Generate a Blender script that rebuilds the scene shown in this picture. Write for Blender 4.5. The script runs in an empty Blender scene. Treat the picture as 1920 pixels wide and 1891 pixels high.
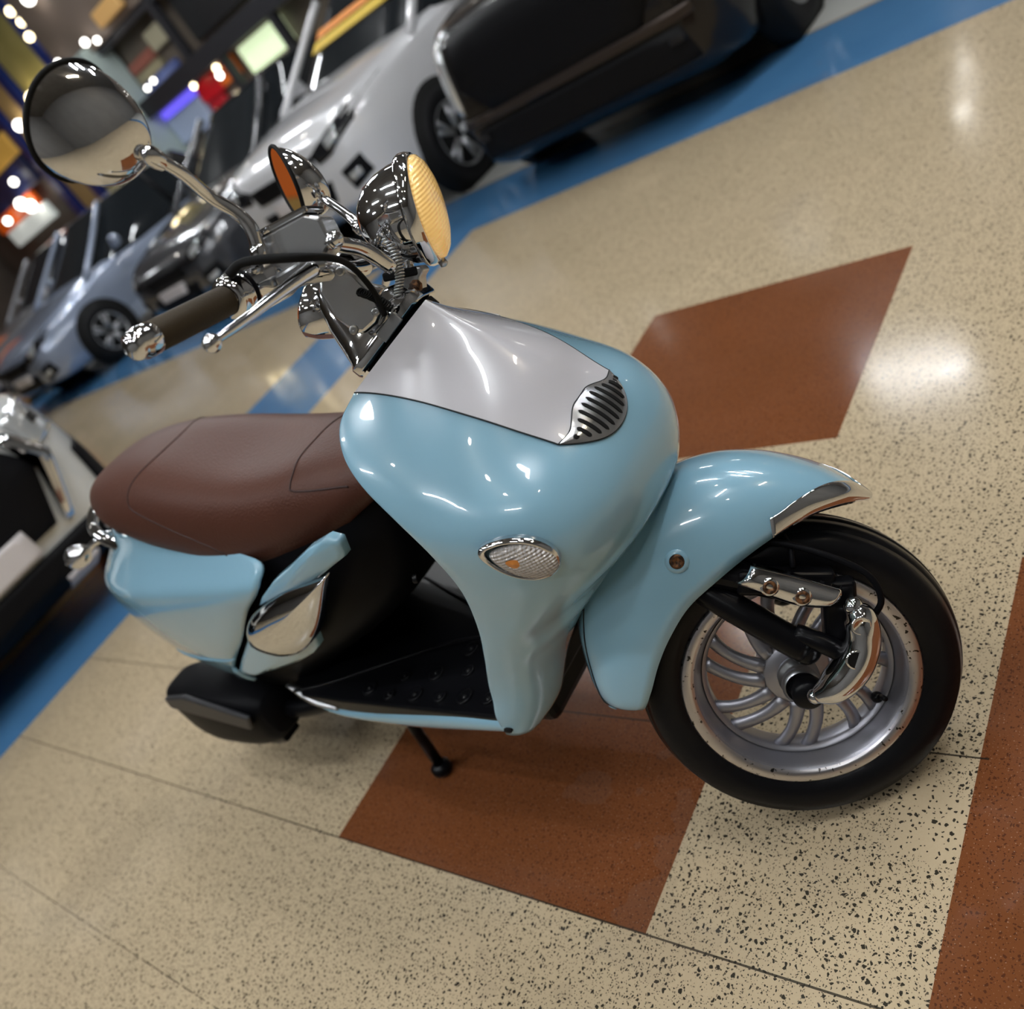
import bpy, bmesh, math, random
from mathutils import Vector, Matrix
from mathutils.bvhtree import BVHTree
random.seed(7)
SC = bpy.context.scene
COL = SC.collection
PI = math.pi
V = Vector

# ------------------------------------------------------------------ camera, world, exposure
cam_d = bpy.data.cameras.new('camera')
cam = bpy.data.objects.new('camera', cam_d)
COL.objects.link(cam)
cam_d.sensor_width = 36.0
cam_d.lens = 31.70
cam_d.clip_start = 0.05
cam_d.clip_end = 200
_r = V((0.70940214, 0.45915659, -0.53471846))
_u = V((0.07637475, 0.70412907, 0.70595265))
_f = V((-0.70065362, 0.54164331, -0.4644427))
cam.matrix_world = Matrix(((_r.x, _u.x, -_f.x, 0), (_r.y, _u.y, -_f.y, 0), (_r.z, _u.z, -_f.z, 1.25566), (0, 0, 0, 1)))
cam_d.dof.use_dof = True
cam_d.dof.focus_distance = 1.22
cam_d.dof.aperture_fstop = 2.8
SC.camera = cam

world = bpy.data.worlds.new('world')
SC.world = world
world.use_nodes = True
world.node_tree.nodes['Background'].inputs[0].default_value = (0.60, 0.64, 0.72, 1)
world.node_tree.nodes['Background'].inputs[1].default_value = 0.05

SC.view_settings.view_transform = 'Standard'
SC.view_settings.look = 'None'
SC.view_settings.gamma = 1.0
SC.view_settings.exposure = -0.45
try:
    SC.view_settings.use_curve_mapping = False
except Exception:
    pass
SC.cycles.use_denoising = True
SC.cycles.max_bounces = 8
SC.cycles.caustics_reflective = False
SC.cycles.caustics_refractive = False
SC.cycles.sample_clamp_indirect = 6.0

CEIL = 5.8          # ceiling height
LAMP = 150.0         # emission of the ceiling tubes
SPOT = 230.0

# ------------------------------------------------------------------ helpers
def mat(name, col=(0.8, 0.8, 0.8), rough=0.5, metal=0.0, coat=0.0, coat_rough=0.03, spec=0.5, emit=None, es=0.0, trans=0.0, ior=1.45, alpha=1.0):
    m = bpy.data.materials.new(name)
    m.use_nodes = True
    b = m.node_tree.nodes['Principled BSDF']
    b.inputs['Base Color'].default_value = (*col, 1)
    b.inputs['Roughness'].default_value = rough
    b.inputs['Metallic'].default_value = metal
    b.inputs['Coat Weight'].default_value = coat
    b.inputs['Coat Roughness'].default_value = coat_rough
    b.inputs['Specular IOR Level'].default_value = spec
    b.inputs['Transmission Weight'].default_value = trans
    b.inputs['IOR'].default_value = ior
    if emit:
        b.inputs['Emission Color'].default_value = (*emit, 1)
        b.inputs['Emission Strength'].default_value = es
    return m

def nodes(m):
    nt = m.node_tree
    return nt, nt.nodes['Principled BSDF']

def add_noise_bump(m, scale, strength, dist=0.002, detail=3):
    nt, b = nodes(m)
    tc = nt.nodes.new('ShaderNodeTexCoord')
    n = nt.nodes.new('ShaderNodeTexNoise')
    n.inputs['Scale'].default_value = scale
    n.inputs['Detail'].default_value = detail
    bp = nt.nodes.new('ShaderNodeBump')
    bp.inputs['Strength'].default_value = strength
    bp.inputs['Distance'].default_value = dist
    nt.links.new(tc.outputs['Object'], n.inputs['Vector'])
    nt.links.new(n.outputs[0], bp.inputs['Height'])
    nt.links.new(bp.outputs[0], b.inputs['Normal'])

def add_color_noise(m, c1, c2, scale, lo=0.4, hi=0.6, detail=4):
    nt, b = nodes(m)
    tc = nt.nodes.new('ShaderNodeTexCoord')
    n = nt.nodes.new('ShaderNodeTexNoise')
    n.inputs['Scale'].default_value = scale
    n.inputs['Detail'].default_value = detail
    r = nt.nodes.new('ShaderNodeValToRGB')
    r.color_ramp.elements[0].position = lo
    r.color_ramp.elements[0].color = (*c1, 1)
    r.color_ramp.elements[1].position = hi
    r.color_ramp.elements[1].color = (*c2, 1)
    nt.links.new(tc.outputs['Object'], n.inputs['Vector'])
    nt.links.new(n.outputs[0], r.inputs[0])
    nt.links.new(r.outputs[0], b.inputs['Base Color'])

IDENT = lambda p: p

def mk(name, verts, faces, material, parent=None, T=IDENT, smooth=True, sub=0, solid=0.0, bevel=0.0, bseg=3, fix=True, merge=0.0, soff=-1.0, auto=None, props=None):
    me = bpy.data.meshes.new(name)
    bm = bmesh.new()
    vs = [bm.verts.new(T(V(v))) for v in verts]
    for f in faces:
        try:
            bm.faces.new([vs[i] for i in f])
        except ValueError:
            pass
    if merge:
        bmesh.ops.remove_doubles(bm, verts=bm.verts, dist=merge)
    if fix:
        bmesh.ops.recalc_face_normals(bm, faces=bm.faces)
    for f in bm.faces:
        f.smooth = smooth
    bm.to_mesh(me)
    bm.free()
    if isinstance(material, (list, tuple)):
        for m in material:
            me.materials.append(m)
    else:
        me.materials.append(material)
    o = bpy.data.objects.new(name, me)
    COL.objects.link(o)
    if parent is not None:
        o.parent = parent
    if solid:
        md = o.modifiers.new('solid', 'SOLIDIFY')
        md.thickness = solid
        md.offset = soff
    if bevel:
        md = o.modifiers.new('bevel', 'BEVEL')
        md.width = bevel
        md.segments = bseg
        md.limit_method = 'ANGLE'
        md.angle_limit = math.radians(35)
        md.harden_normals = False
    if sub:
        md = o.modifiers.new('sub', 'SUBSURF')
        md.levels = sub
        md.render_levels = sub
    if auto:
        try:
            me.set_sharp_from_angle(angle=math.radians(auto))
        except Exception:
            pass
    if props:
        for k, v in props.items():
            o[k] = v
    return o

class G:
    """collects geometry for one mesh"""
    def __init__(s):
        s.v, s.f = [], []
    def add(s, vf):
        n = len(s.v)
        s.v += [tuple(p) for p in vf[0]]
        s.f += [tuple(i + n for i in f) for f in vf[1]]
        return s
    def build(s, name, m, parent=None, **k):
        return mk(name, s.v, s.f, m, parent, **k)

def lerp(a, b, t):
    return a + (b - a) * t

def cr1(vals, t):
    """Catmull-Rom through list of numbers or tuples at float index t"""
    n = len(vals)
    t = max(0.0, min(n - 1.0, t))
    i = min(int(t), n - 2)
    f = t - i
    def g(k):
        if k < 0:
            a, b = vals[0], vals[1]
            return tuple(2 * x - y for x, y in zip(a, b)) if isinstance(a, (tuple, list)) else 2 * a - b
        if k > n - 1:
            a, b = vals[n - 1], vals[n - 2]
            return tuple(2 * x - y for x, y in zip(a, b)) if isinstance(a, (tuple, list)) else 2 * a - b
        return vals[k]
    p0, p1, p2, p3 = g(i - 1), g(i), g(i + 1), g(i + 2)
    h = lambda a, b, c, d: 0.5 * (2 * b + (c - a) * f + (2 * a - 5 * b + 4 * c - d) * f * f + (3 * b - a - 3 * c + d) * f ** 3)
    if isinstance(p1, (tuple, list)):
        return tuple(h(a, b, c, d) for a, b, c, d in zip(p0, p1, p2, p3))
    return h(p0, p1, p2, p3)

def path(pts, n):
    pts = [tuple(p) for p in pts]
    return [V(cr1(pts, (len(pts) - 1) * i / n)) for i in range(n + 1)]

def grid(fn, nu, nv, cu=False, cv=False):
    """fn(i,j) -> point; nu x nv cells"""
    U = nu if cu else nu + 1
    W = nv if cv else nv + 1
    vs = [tuple(fn(i, j)) for i in range(U) for j in range(W)]
    fs = []
    for i in range(nu):
        for j in range(nv):
            a, b = i, (i + 1) % U
            c, d = j, (j + 1) % W
            fs.append((a * W + c, b * W + c, b * W + d, a * W + d))
    return vs, fs

def frames(P, closed=False):
    out = []
    prev = None
    n = len(P)
    for i in range(n):
        if closed:
            t = (P[(i + 1) % n] - P[i - 1]).normalized()
        else:
            t = (P[min(i + 1, n - 1)] - P[max(i - 1, 0)]).normalized()
        if prev is None:
            a = V((0, 0, 1)) if abs(t.z) < 0.9 else V((1, 0, 0))
            x = t.cross(a).normalized()
        else:
            x = (prev - t * prev.dot(t)).normalized()
        prev = x
        out.append((t, x, t.cross(x).normalized()))
    return out

def tube(pts, r, seg=12, n=None, flat=1.0, cap=True, closed=False):
    P = path(pts, n) if n else [V(p) for p in pts]
    F = frames(P, closed)
    m = len(P)
    R = (lambda i: r) if not isinstance(r, (list, tuple)) else (lambda i: cr1(list(r), (len(r) - 1) * i / (m - 1)))
    vs, fs = [], []
    for i in range(m):
        t, x, y = F[i]
        for k in range(seg):
            a = 2 * PI * k / seg
            vs.append(tuple(P[i] + (x * math.cos(a) + y * math.sin(a) * flat) * R(i)))
    for i in range(m if closed else m - 1):
        j = (i + 1) % m
        for k in range(seg):
            k2 = (k + 1) % seg
            fs.append((i * seg + k, j * seg + k, j * seg + k2, i * seg + k2))
    if cap and not closed:
        fs.append(tuple(range(seg)))
        fs.append(tuple(range((m - 1) * seg, m * seg)))
    return vs, fs

def basis(d, up=None):
    d = V(d).normalized()
    a = V(up) if up is not None else (V((0, 0, 1)) if abs(d.z) < 0.9 else V((1, 0, 0)))
    x = a.cross(d).normalized()
    return x, d.cross(x).normalized(), d

def lathe(prof, o, d, seg=32, cap0=False, cap1=False, up=None, sx=1.0, sy=1.0):
    """prof: [(radius, height)] around axis d through o"""
    o = V(o)
    x, y, d = basis(d, up)
    vs, fs = [], []
    for r, h in prof:
        for k in range(seg):
            a = 2 * PI * k / seg
            vs.append(tuple(o + d * h + x * (math.cos(a) * r * sx) + y * (math.sin(a) * r * sy)))
    for i in range(len(prof) - 1):
        for k in range(seg):
            k2 = (k + 1) % seg
            fs.append((i * seg + k, (i + 1) * seg + k, (i + 1) * seg + k2, i * seg + k2))
    if cap0:
        fs.append(tuple(range(seg)))
    if cap1:
        n = (len(prof) - 1) * seg
        fs.append(tuple(range(n, n + seg)))
    return vs, fs

def prism(poly, o, ex, ey, depth):
    """2-d polygon in the plane (o, ex, ey) pushed along ex x ey by depth"""
    o, ex, ey = V(o), V(ex), V(ey)
    n = ex.cross(ey).normalized()
    k = len(poly)
    vs = [tuple(o + ex * a + ey * b) for a, b in poly] + [tuple(o + ex * a + ey * b + n * depth) for a, b in poly]
    fs = [tuple(range(k)), tuple(range(k, 2 * k))] + [(i, (i + 1) % k, k + (i + 1) % k, k + i) for i in range(k)]
    return vs, fs

def box(c, s, ex=(1, 0, 0), ey=(0, 1, 0)):
    c, ex, ey = V(c), V(ex).normalized(), V(ey).normalized()
    ez = ex.cross(ey).normalized()
    vs = []
    for k in (-1, 1):
        for j in (-1, 1):
            for i in (-1, 1):
                vs.append(tuple(c + ex * (i * s[0] / 2) + ey * (j * s[1] / 2) + ez * (k * s[2] / 2)))
    return vs, [(0, 1, 3, 2), (4, 5, 7, 6), (0, 1, 5, 4), (2, 3, 7, 6), (0, 2, 6, 4), (1, 3, 7, 5)]

def ball(c, r, seg=16, rings=10, sc=(1, 1, 1)):
    c = V(c)
    vs, fs = [], []
    for i in range(rings + 1):
        p = PI * i / rings
        for k in range(seg):
            a = 2 * PI * k / seg
            vs.append((c.x + r * sc[0] * math.sin(p) * math.cos(a), c.y + r * sc[1] * math.sin(p) * math.sin(a), c.z + r * sc[2] * math.cos(p)))
    for i in range(rings):
        for k in range(seg):
            k2 = (k + 1) % seg
            fs.append((i * seg + k, (i + 1) * seg + k, (i + 1) * seg + k2, i * seg + k2))
    return vs, fs

def thing(name, label, cat, M=None, group=None, kind=None):
    o = bpy.data.objects.new(name, None)
    o.empty_display_size = 0.1
    COL.objects.link(o)
    if M is not None:
        o.matrix_world = M
    tag(o, label, cat, group, kind)
    return o

def tag(o, label, cat, group=None, kind=None):
    o['label'] = label
    o['category'] = cat
    if group:
        o['group'] = group
    if kind:
        o['kind'] = kind
    return o

def struct(o):
    o['kind'] = 'structure'
    return o

def ss(a, b, x):
    t = max(0.0, min(1.0, (x - a) / (b - a)))
    return t * t * (3 - 2 * t)

# ------------------------------------------------------------------ materials
M_BLUE = mat('pale_blue_paint', (0.245, 0.445, 0.570), 0.22, 0, coat=1.0, coat_rough=0.02)
M_WHITE = mat('white_paint', (0.575, 0.565, 0.60), 0.22, 0, coat=1.0, coat_rough=0.02)
M_CHROME = mat('chrome', (0.78, 0.79, 0.81), 0.05, 1.0)
M_STEEL = mat('dull_steel', (0.50, 0.51, 0.52), 0.32, 1.0)
add_noise_bump(M_STEEL, 60, 0.12, 0.002)
M_PLATE = mat('brushed_plate', (0.74, 0.75, 0.77), 0.22, 1.0)
M_ALLOY = mat('cast_alloy', (0.36, 0.36, 0.40), 0.38, 0.85)
M_LIP = mat('machined_lip', (0.62, 0.60, 0.62), 0.30, 1.0)
add_color_noise(M_LIP, (0.05, 0.045, 0.04), (0.62, 0.60, 0.62), 130, 0.335, 0.375, 2)
M_TYRE = mat('black_rubber', (0.005, 0.005, 0.006), 0.30, spec=0.22)
add_noise_bump(M_TYRE, 40, 0.25, 0.004)
M_BLACK = mat('black_plastic', (0.004, 0.004, 0.005), 0.45, spec=0.07)
M_BLACKM = mat('black_metal', (0.004, 0.004, 0.005), 0.28, spec=0.18)
M_MATTE = mat('matte_black', (0.006, 0.006, 0.006), 0.7, spec=0.2)
M_MUFF = mat('dark_grey_cover', (0.020, 0.020, 0.024), 0.45)
M_SEAT = mat('brown_leather', (0.070, 0.024, 0.014), 0.48, spec=0.28)
add_noise_bump(M_SEAT, 220, 0.45, 0.002, 3)
M_SEAM = mat('seam_thread', (0.030, 0.010, 0.008), 0.6)
M_GRIP = mat('grip_rubber', (0.040, 0.028, 0.014), 0.62, spec=0.3)
add_noise_bump(M_GRIP, 300, 0.3, 0.001)
M_RUST = mat('rusty_bolt', (0.12, 0.055, 0.022), 0.55, 0.6)
add_color_noise(M_RUST, (0.03, 0.016, 0.01), (0.22, 0.10, 0.04), 160)
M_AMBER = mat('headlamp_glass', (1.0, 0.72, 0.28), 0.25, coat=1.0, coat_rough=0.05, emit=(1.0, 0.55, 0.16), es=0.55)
M_CLEAR = mat('ribbed_clear_lens', (0.50, 0.48, 0.47), 0.16, 0.35, coat=1.0, coat_rough=0.05)
M_BULB = mat('amber_bulb', (0.55, 0.20, 0.04), 0.3, coat=0.5)
M_MIRROR = mat('mirror_glass', (0.9, 0.9, 0.9), 0.01, 1.0)
M_DARKSEAM = mat('panel_gap', (0.01, 0.013, 0.015), 0.6)

def rib_lens(m, scale, strength, axis=2):
    nt, b = nodes(m)
    tc = nt.nodes.new('ShaderNodeTexCoord')
    w1 = nt.nodes.new('ShaderNodeTexWave')
    w1.bands_direction = 'X'
    w1.inputs['Scale'].default_value = scale
    w2 = nt.nodes.new('ShaderNodeTexWave')
    w2.bands_direction = 'Z'
    w2.inputs['Scale'].default_value = scale
    ad = nt.nodes.new('ShaderNodeMath')
    ad.operation = 'ADD'
    bp = nt.nodes.new('ShaderNodeBump')
    bp.inputs['Strength'].default_value = strength
    bp.inputs['Distance'].default_value = 0.002
    for w in (w1, w2):
        nt.links.new(tc.outputs['Object'], w.inputs['Vector'])
    nt.links.new(w1.outputs[1], ad.inputs[0])
    nt.links.new(w2.outputs[1], ad.inputs[1])
    nt.links.new(ad.outputs[0], bp.inputs['Height'])
    nt.links.new(bp.outputs[0], b.inputs['Normal'])
rib_lens(M_CLEAR, 75, 0.8)
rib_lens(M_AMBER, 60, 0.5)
# lamp places on the ceiling: (x, y, along x, warm)
TUBES = [(-4.3, 9.9, True, False), (-0.6, 3.2, True, False), (-2.2, 0.4, True, False), (-8.0, 5.7, True, False), (-6.5, 6.8, True, False), (-10.4, 4.6, True, False),
         (-9.5, 7.5, True, False), (-12.5, 6.6, True, False), (1.6, 0.4, False, False), (-1.2, -1.0, True, False), (-3.6, -1.6, True, False), (1.8, -3.4, True, False), (-1.2, -4.2, True, False),
         (-5.0, -4.0, True, False), (-6.5, -2.2, True, False), (3.2, 3.0, False, True), (1.2, 6.6, True, False), (1.0, 4.5, True, False), (0.4, 5.6, True, False), (-16.0, 8.0, True, False), (-18.0, 4.0, True, False), (-13.0, 9.5, True, False)]  # includes tubes added to brighten the scooter's right flank and its grille
SPOTS = [(0.6, 1.8), (-1.8, 0.7), (0.9, -1.6), (-2.6, -3.0), (-3.8, 0.9), (-6.0, 0.2), (-8.4, 5.2), (-10.6, 6.4), (2.8, -1.0), (-5.2, 5.6), (-3.2, 4.4), (-13.5, 7.4), (-15.0, 4.6)]  # general round ceiling lamps, mostly out of view
# ------------------------------------------------------------------ floor: terrazzo tiles, red panels, blue bands
def floor_material():
    m = mat('terrazzo', (0.5, 0.45, 0.38), 0.16, spec=0.5)
    nt, b = nodes(m)
    N = nt.nodes
    L = nt.links.new
    tc = N.new('ShaderNodeTexCoord')
    sp = N.new('ShaderNodeSeparateXYZ')
    L(tc.outputs['Object'], sp.inputs[0])
    X, Y = sp.outputs[0], sp.outputs[1]
    def M(op, a, c=None, clamp=False):
        n = N.new('ShaderNodeMath')
        n.operation = op
        n.use_clamp = clamp
        for i, v in enumerate((a, c)):
            if v is None:
                continue
            if isinstance(v, (int, float)):
                n.inputs[i].default_value = v
            else:
                L(v, n.inputs[i])
        return n.outputs[0]
    def mul(*a):
        r = a[0]
        for q in a[1:]:
            r = M('MULTIPLY', r, q)
        return r
    def gt(a, v): return M('GREATER_THAN', a, v)
    def lt(a, v): return M('LESS_THAN', a, v)
    def rect(x0, x1, y0, y1): return mul(gt(X, x0), lt(X, x1), gt(Y, y0), lt(Y, y1))
    def mx(a, c): return M('MAXIMUM', a, c)
    def noise(scale, detail=3, rough=0.5, vec=None):
        n = N.new('ShaderNodeTexNoise')
        n.inputs['Scale'].default_value = scale
        n.inputs['Detail'].default_value = detail
        n.inputs['Roughness'].default_value = rough
        L(vec if vec is not None else tc.outputs['Object'], n.inputs['Vector'])
        return n
    def mixc(fac, c1, c2):
        n = N.new('ShaderNodeMix')
        n.data_type = 'RGBA'
        if isinstance(fac, (int, float)):
            n.inputs[0].default_value = fac
        else:
            L(fac, n.inputs[0])
        for i, c in ((6, c1), (7, c2)):
            if isinstance(c, tuple):
                n.inputs[i].default_value = (*c, 1)
            else:
                L(c, n.inputs[i])
        return n.outputs[2]
    # chips: voronoi cells with a bent vector so that the chips are angular and uneven
    dn = noise(95, 2)
    off = N.new('ShaderNodeVectorMath')
    off.operation = 'SCALE'
    off.inputs['Scale'].default_value = 0.012
    L(dn.outputs[1], off.inputs[0])
    add = N.new('ShaderNodeVectorMath')
    add.operation = 'ADD'
    L(tc.outputs['Object'], add.inputs[0])
    L(off.outputs[0], add.inputs[1])
    def chips(scale, rmin, rmax, vec):
        v = N.new('ShaderNodeTexVoronoi')
        v.feature = 'F1'
        v.voronoi_dimensions = '2D'
        v.inputs['Scale'].default_value = scale
        L(vec, v.inputs['Vector'])
        cs = N.new('ShaderNodeSeparateColor')
        L(v.outputs['Color'], cs.inputs[0])
        rad = M('ADD', M('MULTIPLY', M('POWER', cs.outputs[0], 2.0), rmax - rmin), rmin)
        keep = gt(cs.outputs[1], 0.25)
        return mul(lt(v.outputs['Distance'], rad), keep)
    big = chips(112, 0.10, 0.34, add.outputs[0])
    small = chips(200, 0.10, 0.30, add.outputs[0])
    dens = gt(noise(2.2, 3).outputs[0], 0.36)
    base = mixc(noise(1.3, 4).outputs[0], (0.41, 0.318, 0.200), (0.53, 0.412, 0.262))
    base = mixc(M('MULTIPLY', noise(260, 2).outputs[0], 0.25), base, (0.62, 0.53, 0.40))
    beige = mixc(M('MULTIPLY', big, 0.95), base, (0.012, 0.012, 0.010))
    beige = mixc(mul(small, dens, 0.85), beige, (0.02, 0.018, 0.014))
    redb = mixc(noise(3.0, 4).outputs[0], (0.138, 0.045, 0.014), (0.188, 0.065, 0.025))
    red = mixc(M('MULTIPLY', chips(190, 0.1, 0.42, add.outputs[0]), 0.75), redb, (0.055, 0.018, 0.010))
    red = mixc(M('MULTIPLY', chips(160, 0.04, 0.16, tc.outputs['Object']), 0.6), red, (0.34, 0.20, 0.13))
    blue = mixc(noise(3.0, 3).outputs[0], (0.048, 0.15, 0.31), (0.075, 0.20, 0.38))
    pale = mixc(noise(2.0, 3).outputs[0], (0.42, 0.42, 0.40), (0.50, 0.50, 0.47))
    fred = mx(mx(rect(-1.748, -0.902, 0.391, 1.182), rect(-1.79, -0.912, 1.576, 2.383)), rect(-0.472, 0.38, 0.30, 1.182))
    fblue = mx(mul(gt(Y, 4.08), lt(Y, 4.90)), mul(gt(X, -4.80), lt(X, -3.93), lt(Y, 4.2)))
    fpale = mul(gt(Y, 4.90))
    col = mixc(fred, beige, red)
    col = mixc(fpale, col, pale)
    col = mixc(fblue, col, blue)
    # joints
    jx = M('ABSOLUTE', M('SUBTRACT', M('FRACT', M('DIVIDE', M('ADD', X, 0.472 + 4.287 * 20), 4.287)), 0.0))
    def line(coord, at, w): return lt(M('ABSOLUTE', M('SUBTRACT', coord, at)), w)
    jn = gt(noise(40, 3).outputs[0], 0.44)
    j = mx(mul(line(Y, -0.004, 0.0012), jn), mx(mul(line(Y, 0.391, 0.0017), gt(X, -3.93)), mul(line(Y, 0.777, 0.0016), lt(X, -0.46))))
    j = mx(j, mul(line(X, -2.187, 0.0008), lt(Y, -0.004), jn))
    j = mul(j, lt(fblue, 0.5))
    col = mixc(M('MULTIPLY', j, 0.9), col, (0.02, 0.017, 0.013))
    brass = line(Y, 4.905, 0.012)
    col = mixc(brass, col, (0.30, 0.19, 0.05))
    # scuffs and a few scratches
    col = mixc(M('MULTIPLY', gt(noise(0.9, 5, 0.6).outputs[0], 0.62), 0.10), col, (0.18, 0.14, 0.11))
    L(col, b.inputs['Base Color'])
    rn = noise(2.6, 4)
    rr = N.new('ShaderNodeMapRange')
    rr.inputs[1].default_value = 0.3
    rr.inputs[2].default_value = 0.7
    rr.inputs[3].default_value = 0.10
    rr.inputs[4].default_value = 0.18
    L(rn.outputs[0], rr.inputs[0])
    L(rr.outputs[0], b.inputs['Roughness'])
    bp = N.new('ShaderNodeBump')
    bp.inputs['Strength'].default_value = 0.05
    bp.inputs['Distance'].default_value = 0.004
    L(noise(9, 2).outputs[0], bp.inputs['Height'])
    L(bp.outputs[0], b.inputs['Normal'])
    return m

X0, X1, Y0, Y1 = -28.0, 6.0, -7.0, 12.2
fl = mk('floor', [(X0, Y0, 0), (X1, Y0, 0), (X1, Y1, 0), (X0, Y1, 0)], [(0, 1, 2, 3)], floor_material(), fix=False)
struct(fl)
M_CEIL = mat('ceiling_paint', (0.38, 0.37, 0.36), 0.8)
add_color_noise(M_CEIL, (0.155, 0.15, 0.145), (0.175, 0.17, 0.165), 2.0)
M_WALL = mat('wall_paint', (0.16, 0.13, 0.11), 0.7)
add_color_noise(M_WALL, (0.14, 0.115, 0.095), (0.19, 0.155, 0.13), 1.2)
M_WALLD = mat('dim_wall_paint', (0.10, 0.095, 0.09), 0.7)
add_color_noise(M_WALLD, (0.135, 0.128, 0.12), (0.15, 0.142, 0.134), 0.8)
def slab(name, c, s, m):
    return struct(G().add(box(c, s)).build(name, m, smooth=False))
cx, cy = (X0 + X1) / 2, (Y0 + Y1) / 2
slab('ceiling', (cx, cy, CEIL + 0.05), (X1 - X0, Y1 - Y0, 0.1), M_CEIL)
slab('wall_back', (cx, Y1 + 0.05, CEIL / 2), (X1 - X0, 0.1, CEIL), M_WALL)
slab('wall_front', (cx, Y0 - 0.05, CEIL / 2), (X1 - X0, 0.1, CEIL), M_WALLD)
slab('wall_left', (X0 - 0.05, cy, CEIL / 2), (0.1, Y1 - Y0, CEIL), M_WALL)
slab('wall_right', (X1 + 0.05, cy, CEIL / 2), (0.1, Y1 - Y0, CEIL), M_WALLD)

# ------------------------------------------------------------------ ceiling lamps
M_TUBE = mat('lamp_tube', (0.9, 0.9, 0.9), 0.5, emit=(0.93, 0.97, 1.0), es=LAMP)
M_TUBEW = mat('warm_lamp_tube', (0.9, 0.9, 0.9), 0.5, emit=(1.0, 0.86, 0.66), es=LAMP * 0.8)
M_SPOTL = mat('spot_bulb', (0.9, 0.9, 0.9), 0.5, emit=(1.0, 0.95, 0.86), es=SPOT)
M_FIX = mat('lamp_housing', (0.5, 0.5, 0.5), 0.4)
def ceiling_tube(x, y, along_x=False, L=1.25, warm=False, w=0.10, where=''):
    t = thing('ceiling_light', where, 'ceiling light', Matrix.Translation((x, y, CEIL - 0.09)), 'tube lights on the ceiling')
    s = (L, w + 0.08, 0.05) if along_x else (w + 0.08, L, 0.05)
    G().add(box((0, 0, 0.065), s)).build('housing', M_FIX, t, smooth=False)
    s = (L * 0.97, w, 0.04) if along_x else (w, L * 0.97, 0.04)
    G().add(box((0, 0, 0.02), s)).build('tube', M_TUBEW if warm else M_TUBE, t, smooth=False)
def ceiling_spot(x, y, r=0.07):
    t = thing('ceiling_spotlight', 'small round spotlight on the showroom ceiling', 'ceiling light', Matrix.Translation((x, y, CEIL - 0.06)), 'round spots on the ceiling')
    G().add(lathe([(r + 0.02, 0.06), (r + 0.02, 0.0), (r, 0.0), (r, 0.02)], (0, 0, 0), (0, 0, 1), 20)).build('ring', M_FIX, t)
    G().add(lathe([(0.001, 0.012), (r, 0.012)], (0, 0, 0), (0, 0, 1), 20)).build('bulb', M_SPOTL, t)
for i, (x, y, a, w) in enumerate(TUBES):
    ceiling_tube(x, y, a, 1.25, w, w=0.05 if i == 0 else 0.10, where='white tube light on the showroom ceiling, of a set extended to light the scooter' if not w else 'warm tube light fixed to the showroom ceiling')
for (x, y) in SPOTS:
    ceiling_spot(x, y)
# ------------------------------------------------------------------ the scooter
PSI, LEAN, DELTA, RAKE = math.radians(0.8773), math.radians(2.0), math.radians(37.147), math.radians(26.0)
SCOOTER_M = Matrix.Translation((-0.66470, 0.73727, -0.0067)) @ Matrix.Rotation(PSI, 4, 'Z') @ Matrix.Rotation(-LEAN, 4, 'X')
A0 = V((-0.035, 0, 0.236))
RS = Matrix.Rotation(DELTA, 3, V((-math.sin(RAKE), 0, math.cos(RAKE))))
def ST(p):                     # a point of the steered assembly, bars turned left
    return RS @ (V(p) - A0) + A0
S = thing('scooter', 'pale blue retro scooter with brown seat and white nose panel, front wheel turned', 'scooter', SCOOTER_M)
def mir(vf):
    return [(x, -y, z) for x, y, z in vf[0]], [tuple(reversed(f)) for f in vf[1]]

# --- front apron: rows of (front edge x,y,z ; rear edge x,y,z ; section exponent)
AP = [(-.215, 0, .966, -.318, -.105, .917, 1.05),
      (-.190, 0, .935, -.345, -.135, .893, 1.2),
      (-.155, 0, .895, -.340, -.165, .862, 1.35),
      (-.107, 0, .836, -.312, -.190, .825, 1.55),
      (-.075, 0, .780, -.268, -.210, .775, 1.8),
      (-.038, 0, .726, -.242, -.217, .715, 2.35),
      (-.022, 0, .668, -.250, -.210, .640, 2.75),
      (-.036, 0, .606, -.290, -.201, .556, 2.5),
      (-.090, 0, .562, -.332, -.197, .488, 2.3),
      (-.148, -.072, .522, -.365, -.195, .438, 2.1),
      (-.204, -.098, .477, -.383, -.195, .408, 2.0),
      (-.266, -.110, .412, -.398, -.197, .375, 2.0),
      (-.328, -.128, .325, -.412, -.204, .340, 2.0),
      (-.372, -.162, .288, -.418, -.206, .300, 2.0)]
def apron_pt(v, t):            # t in [-1,1]; negative = right side
    xg, yg, zg, xe, ye, ze, n = cr1(AP, v)
    yg = min(yg, 0.0) if v > 8.0 else 0.0
    a = abs(t) * PI / 2
    c, s = max(math.cos(a), 0) ** (2 / n), math.sin(a) ** (2 / n)
    zf = 1 - c
    y = lerp(yg, ye, s)
    return V((lerp(xe, xg, c), y if t <= 0 else -y, lerp(zg, ze, zf)))
def apron_t(v, y):             # parameter t at lateral offset y
    xg, yg, zg, xe, ye, ze, n = cr1(AP, v)
    f = max(0, min(1, (abs(y) - abs(yg)) / (abs(ye) - abs(yg))))
    t = math.asin(min(1, f ** (n / 2))) / (PI / 2)
    return -t if y <= 0 else t
def apron_n(v, t):
    e = 0.02
    du = apron_pt(min(v + e, 13), t) - apron_pt(max(v - e, 0), t)
    t0, t1 = max(-1, t - e), min(1, t + e)
    dt = apron_pt(v, t1) - apron_pt(v, t0)
    n = dt.cross(du)
    n.normalize()
    return n if n.dot(V((1, 0, 0.3))) > 0 else -n
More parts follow.
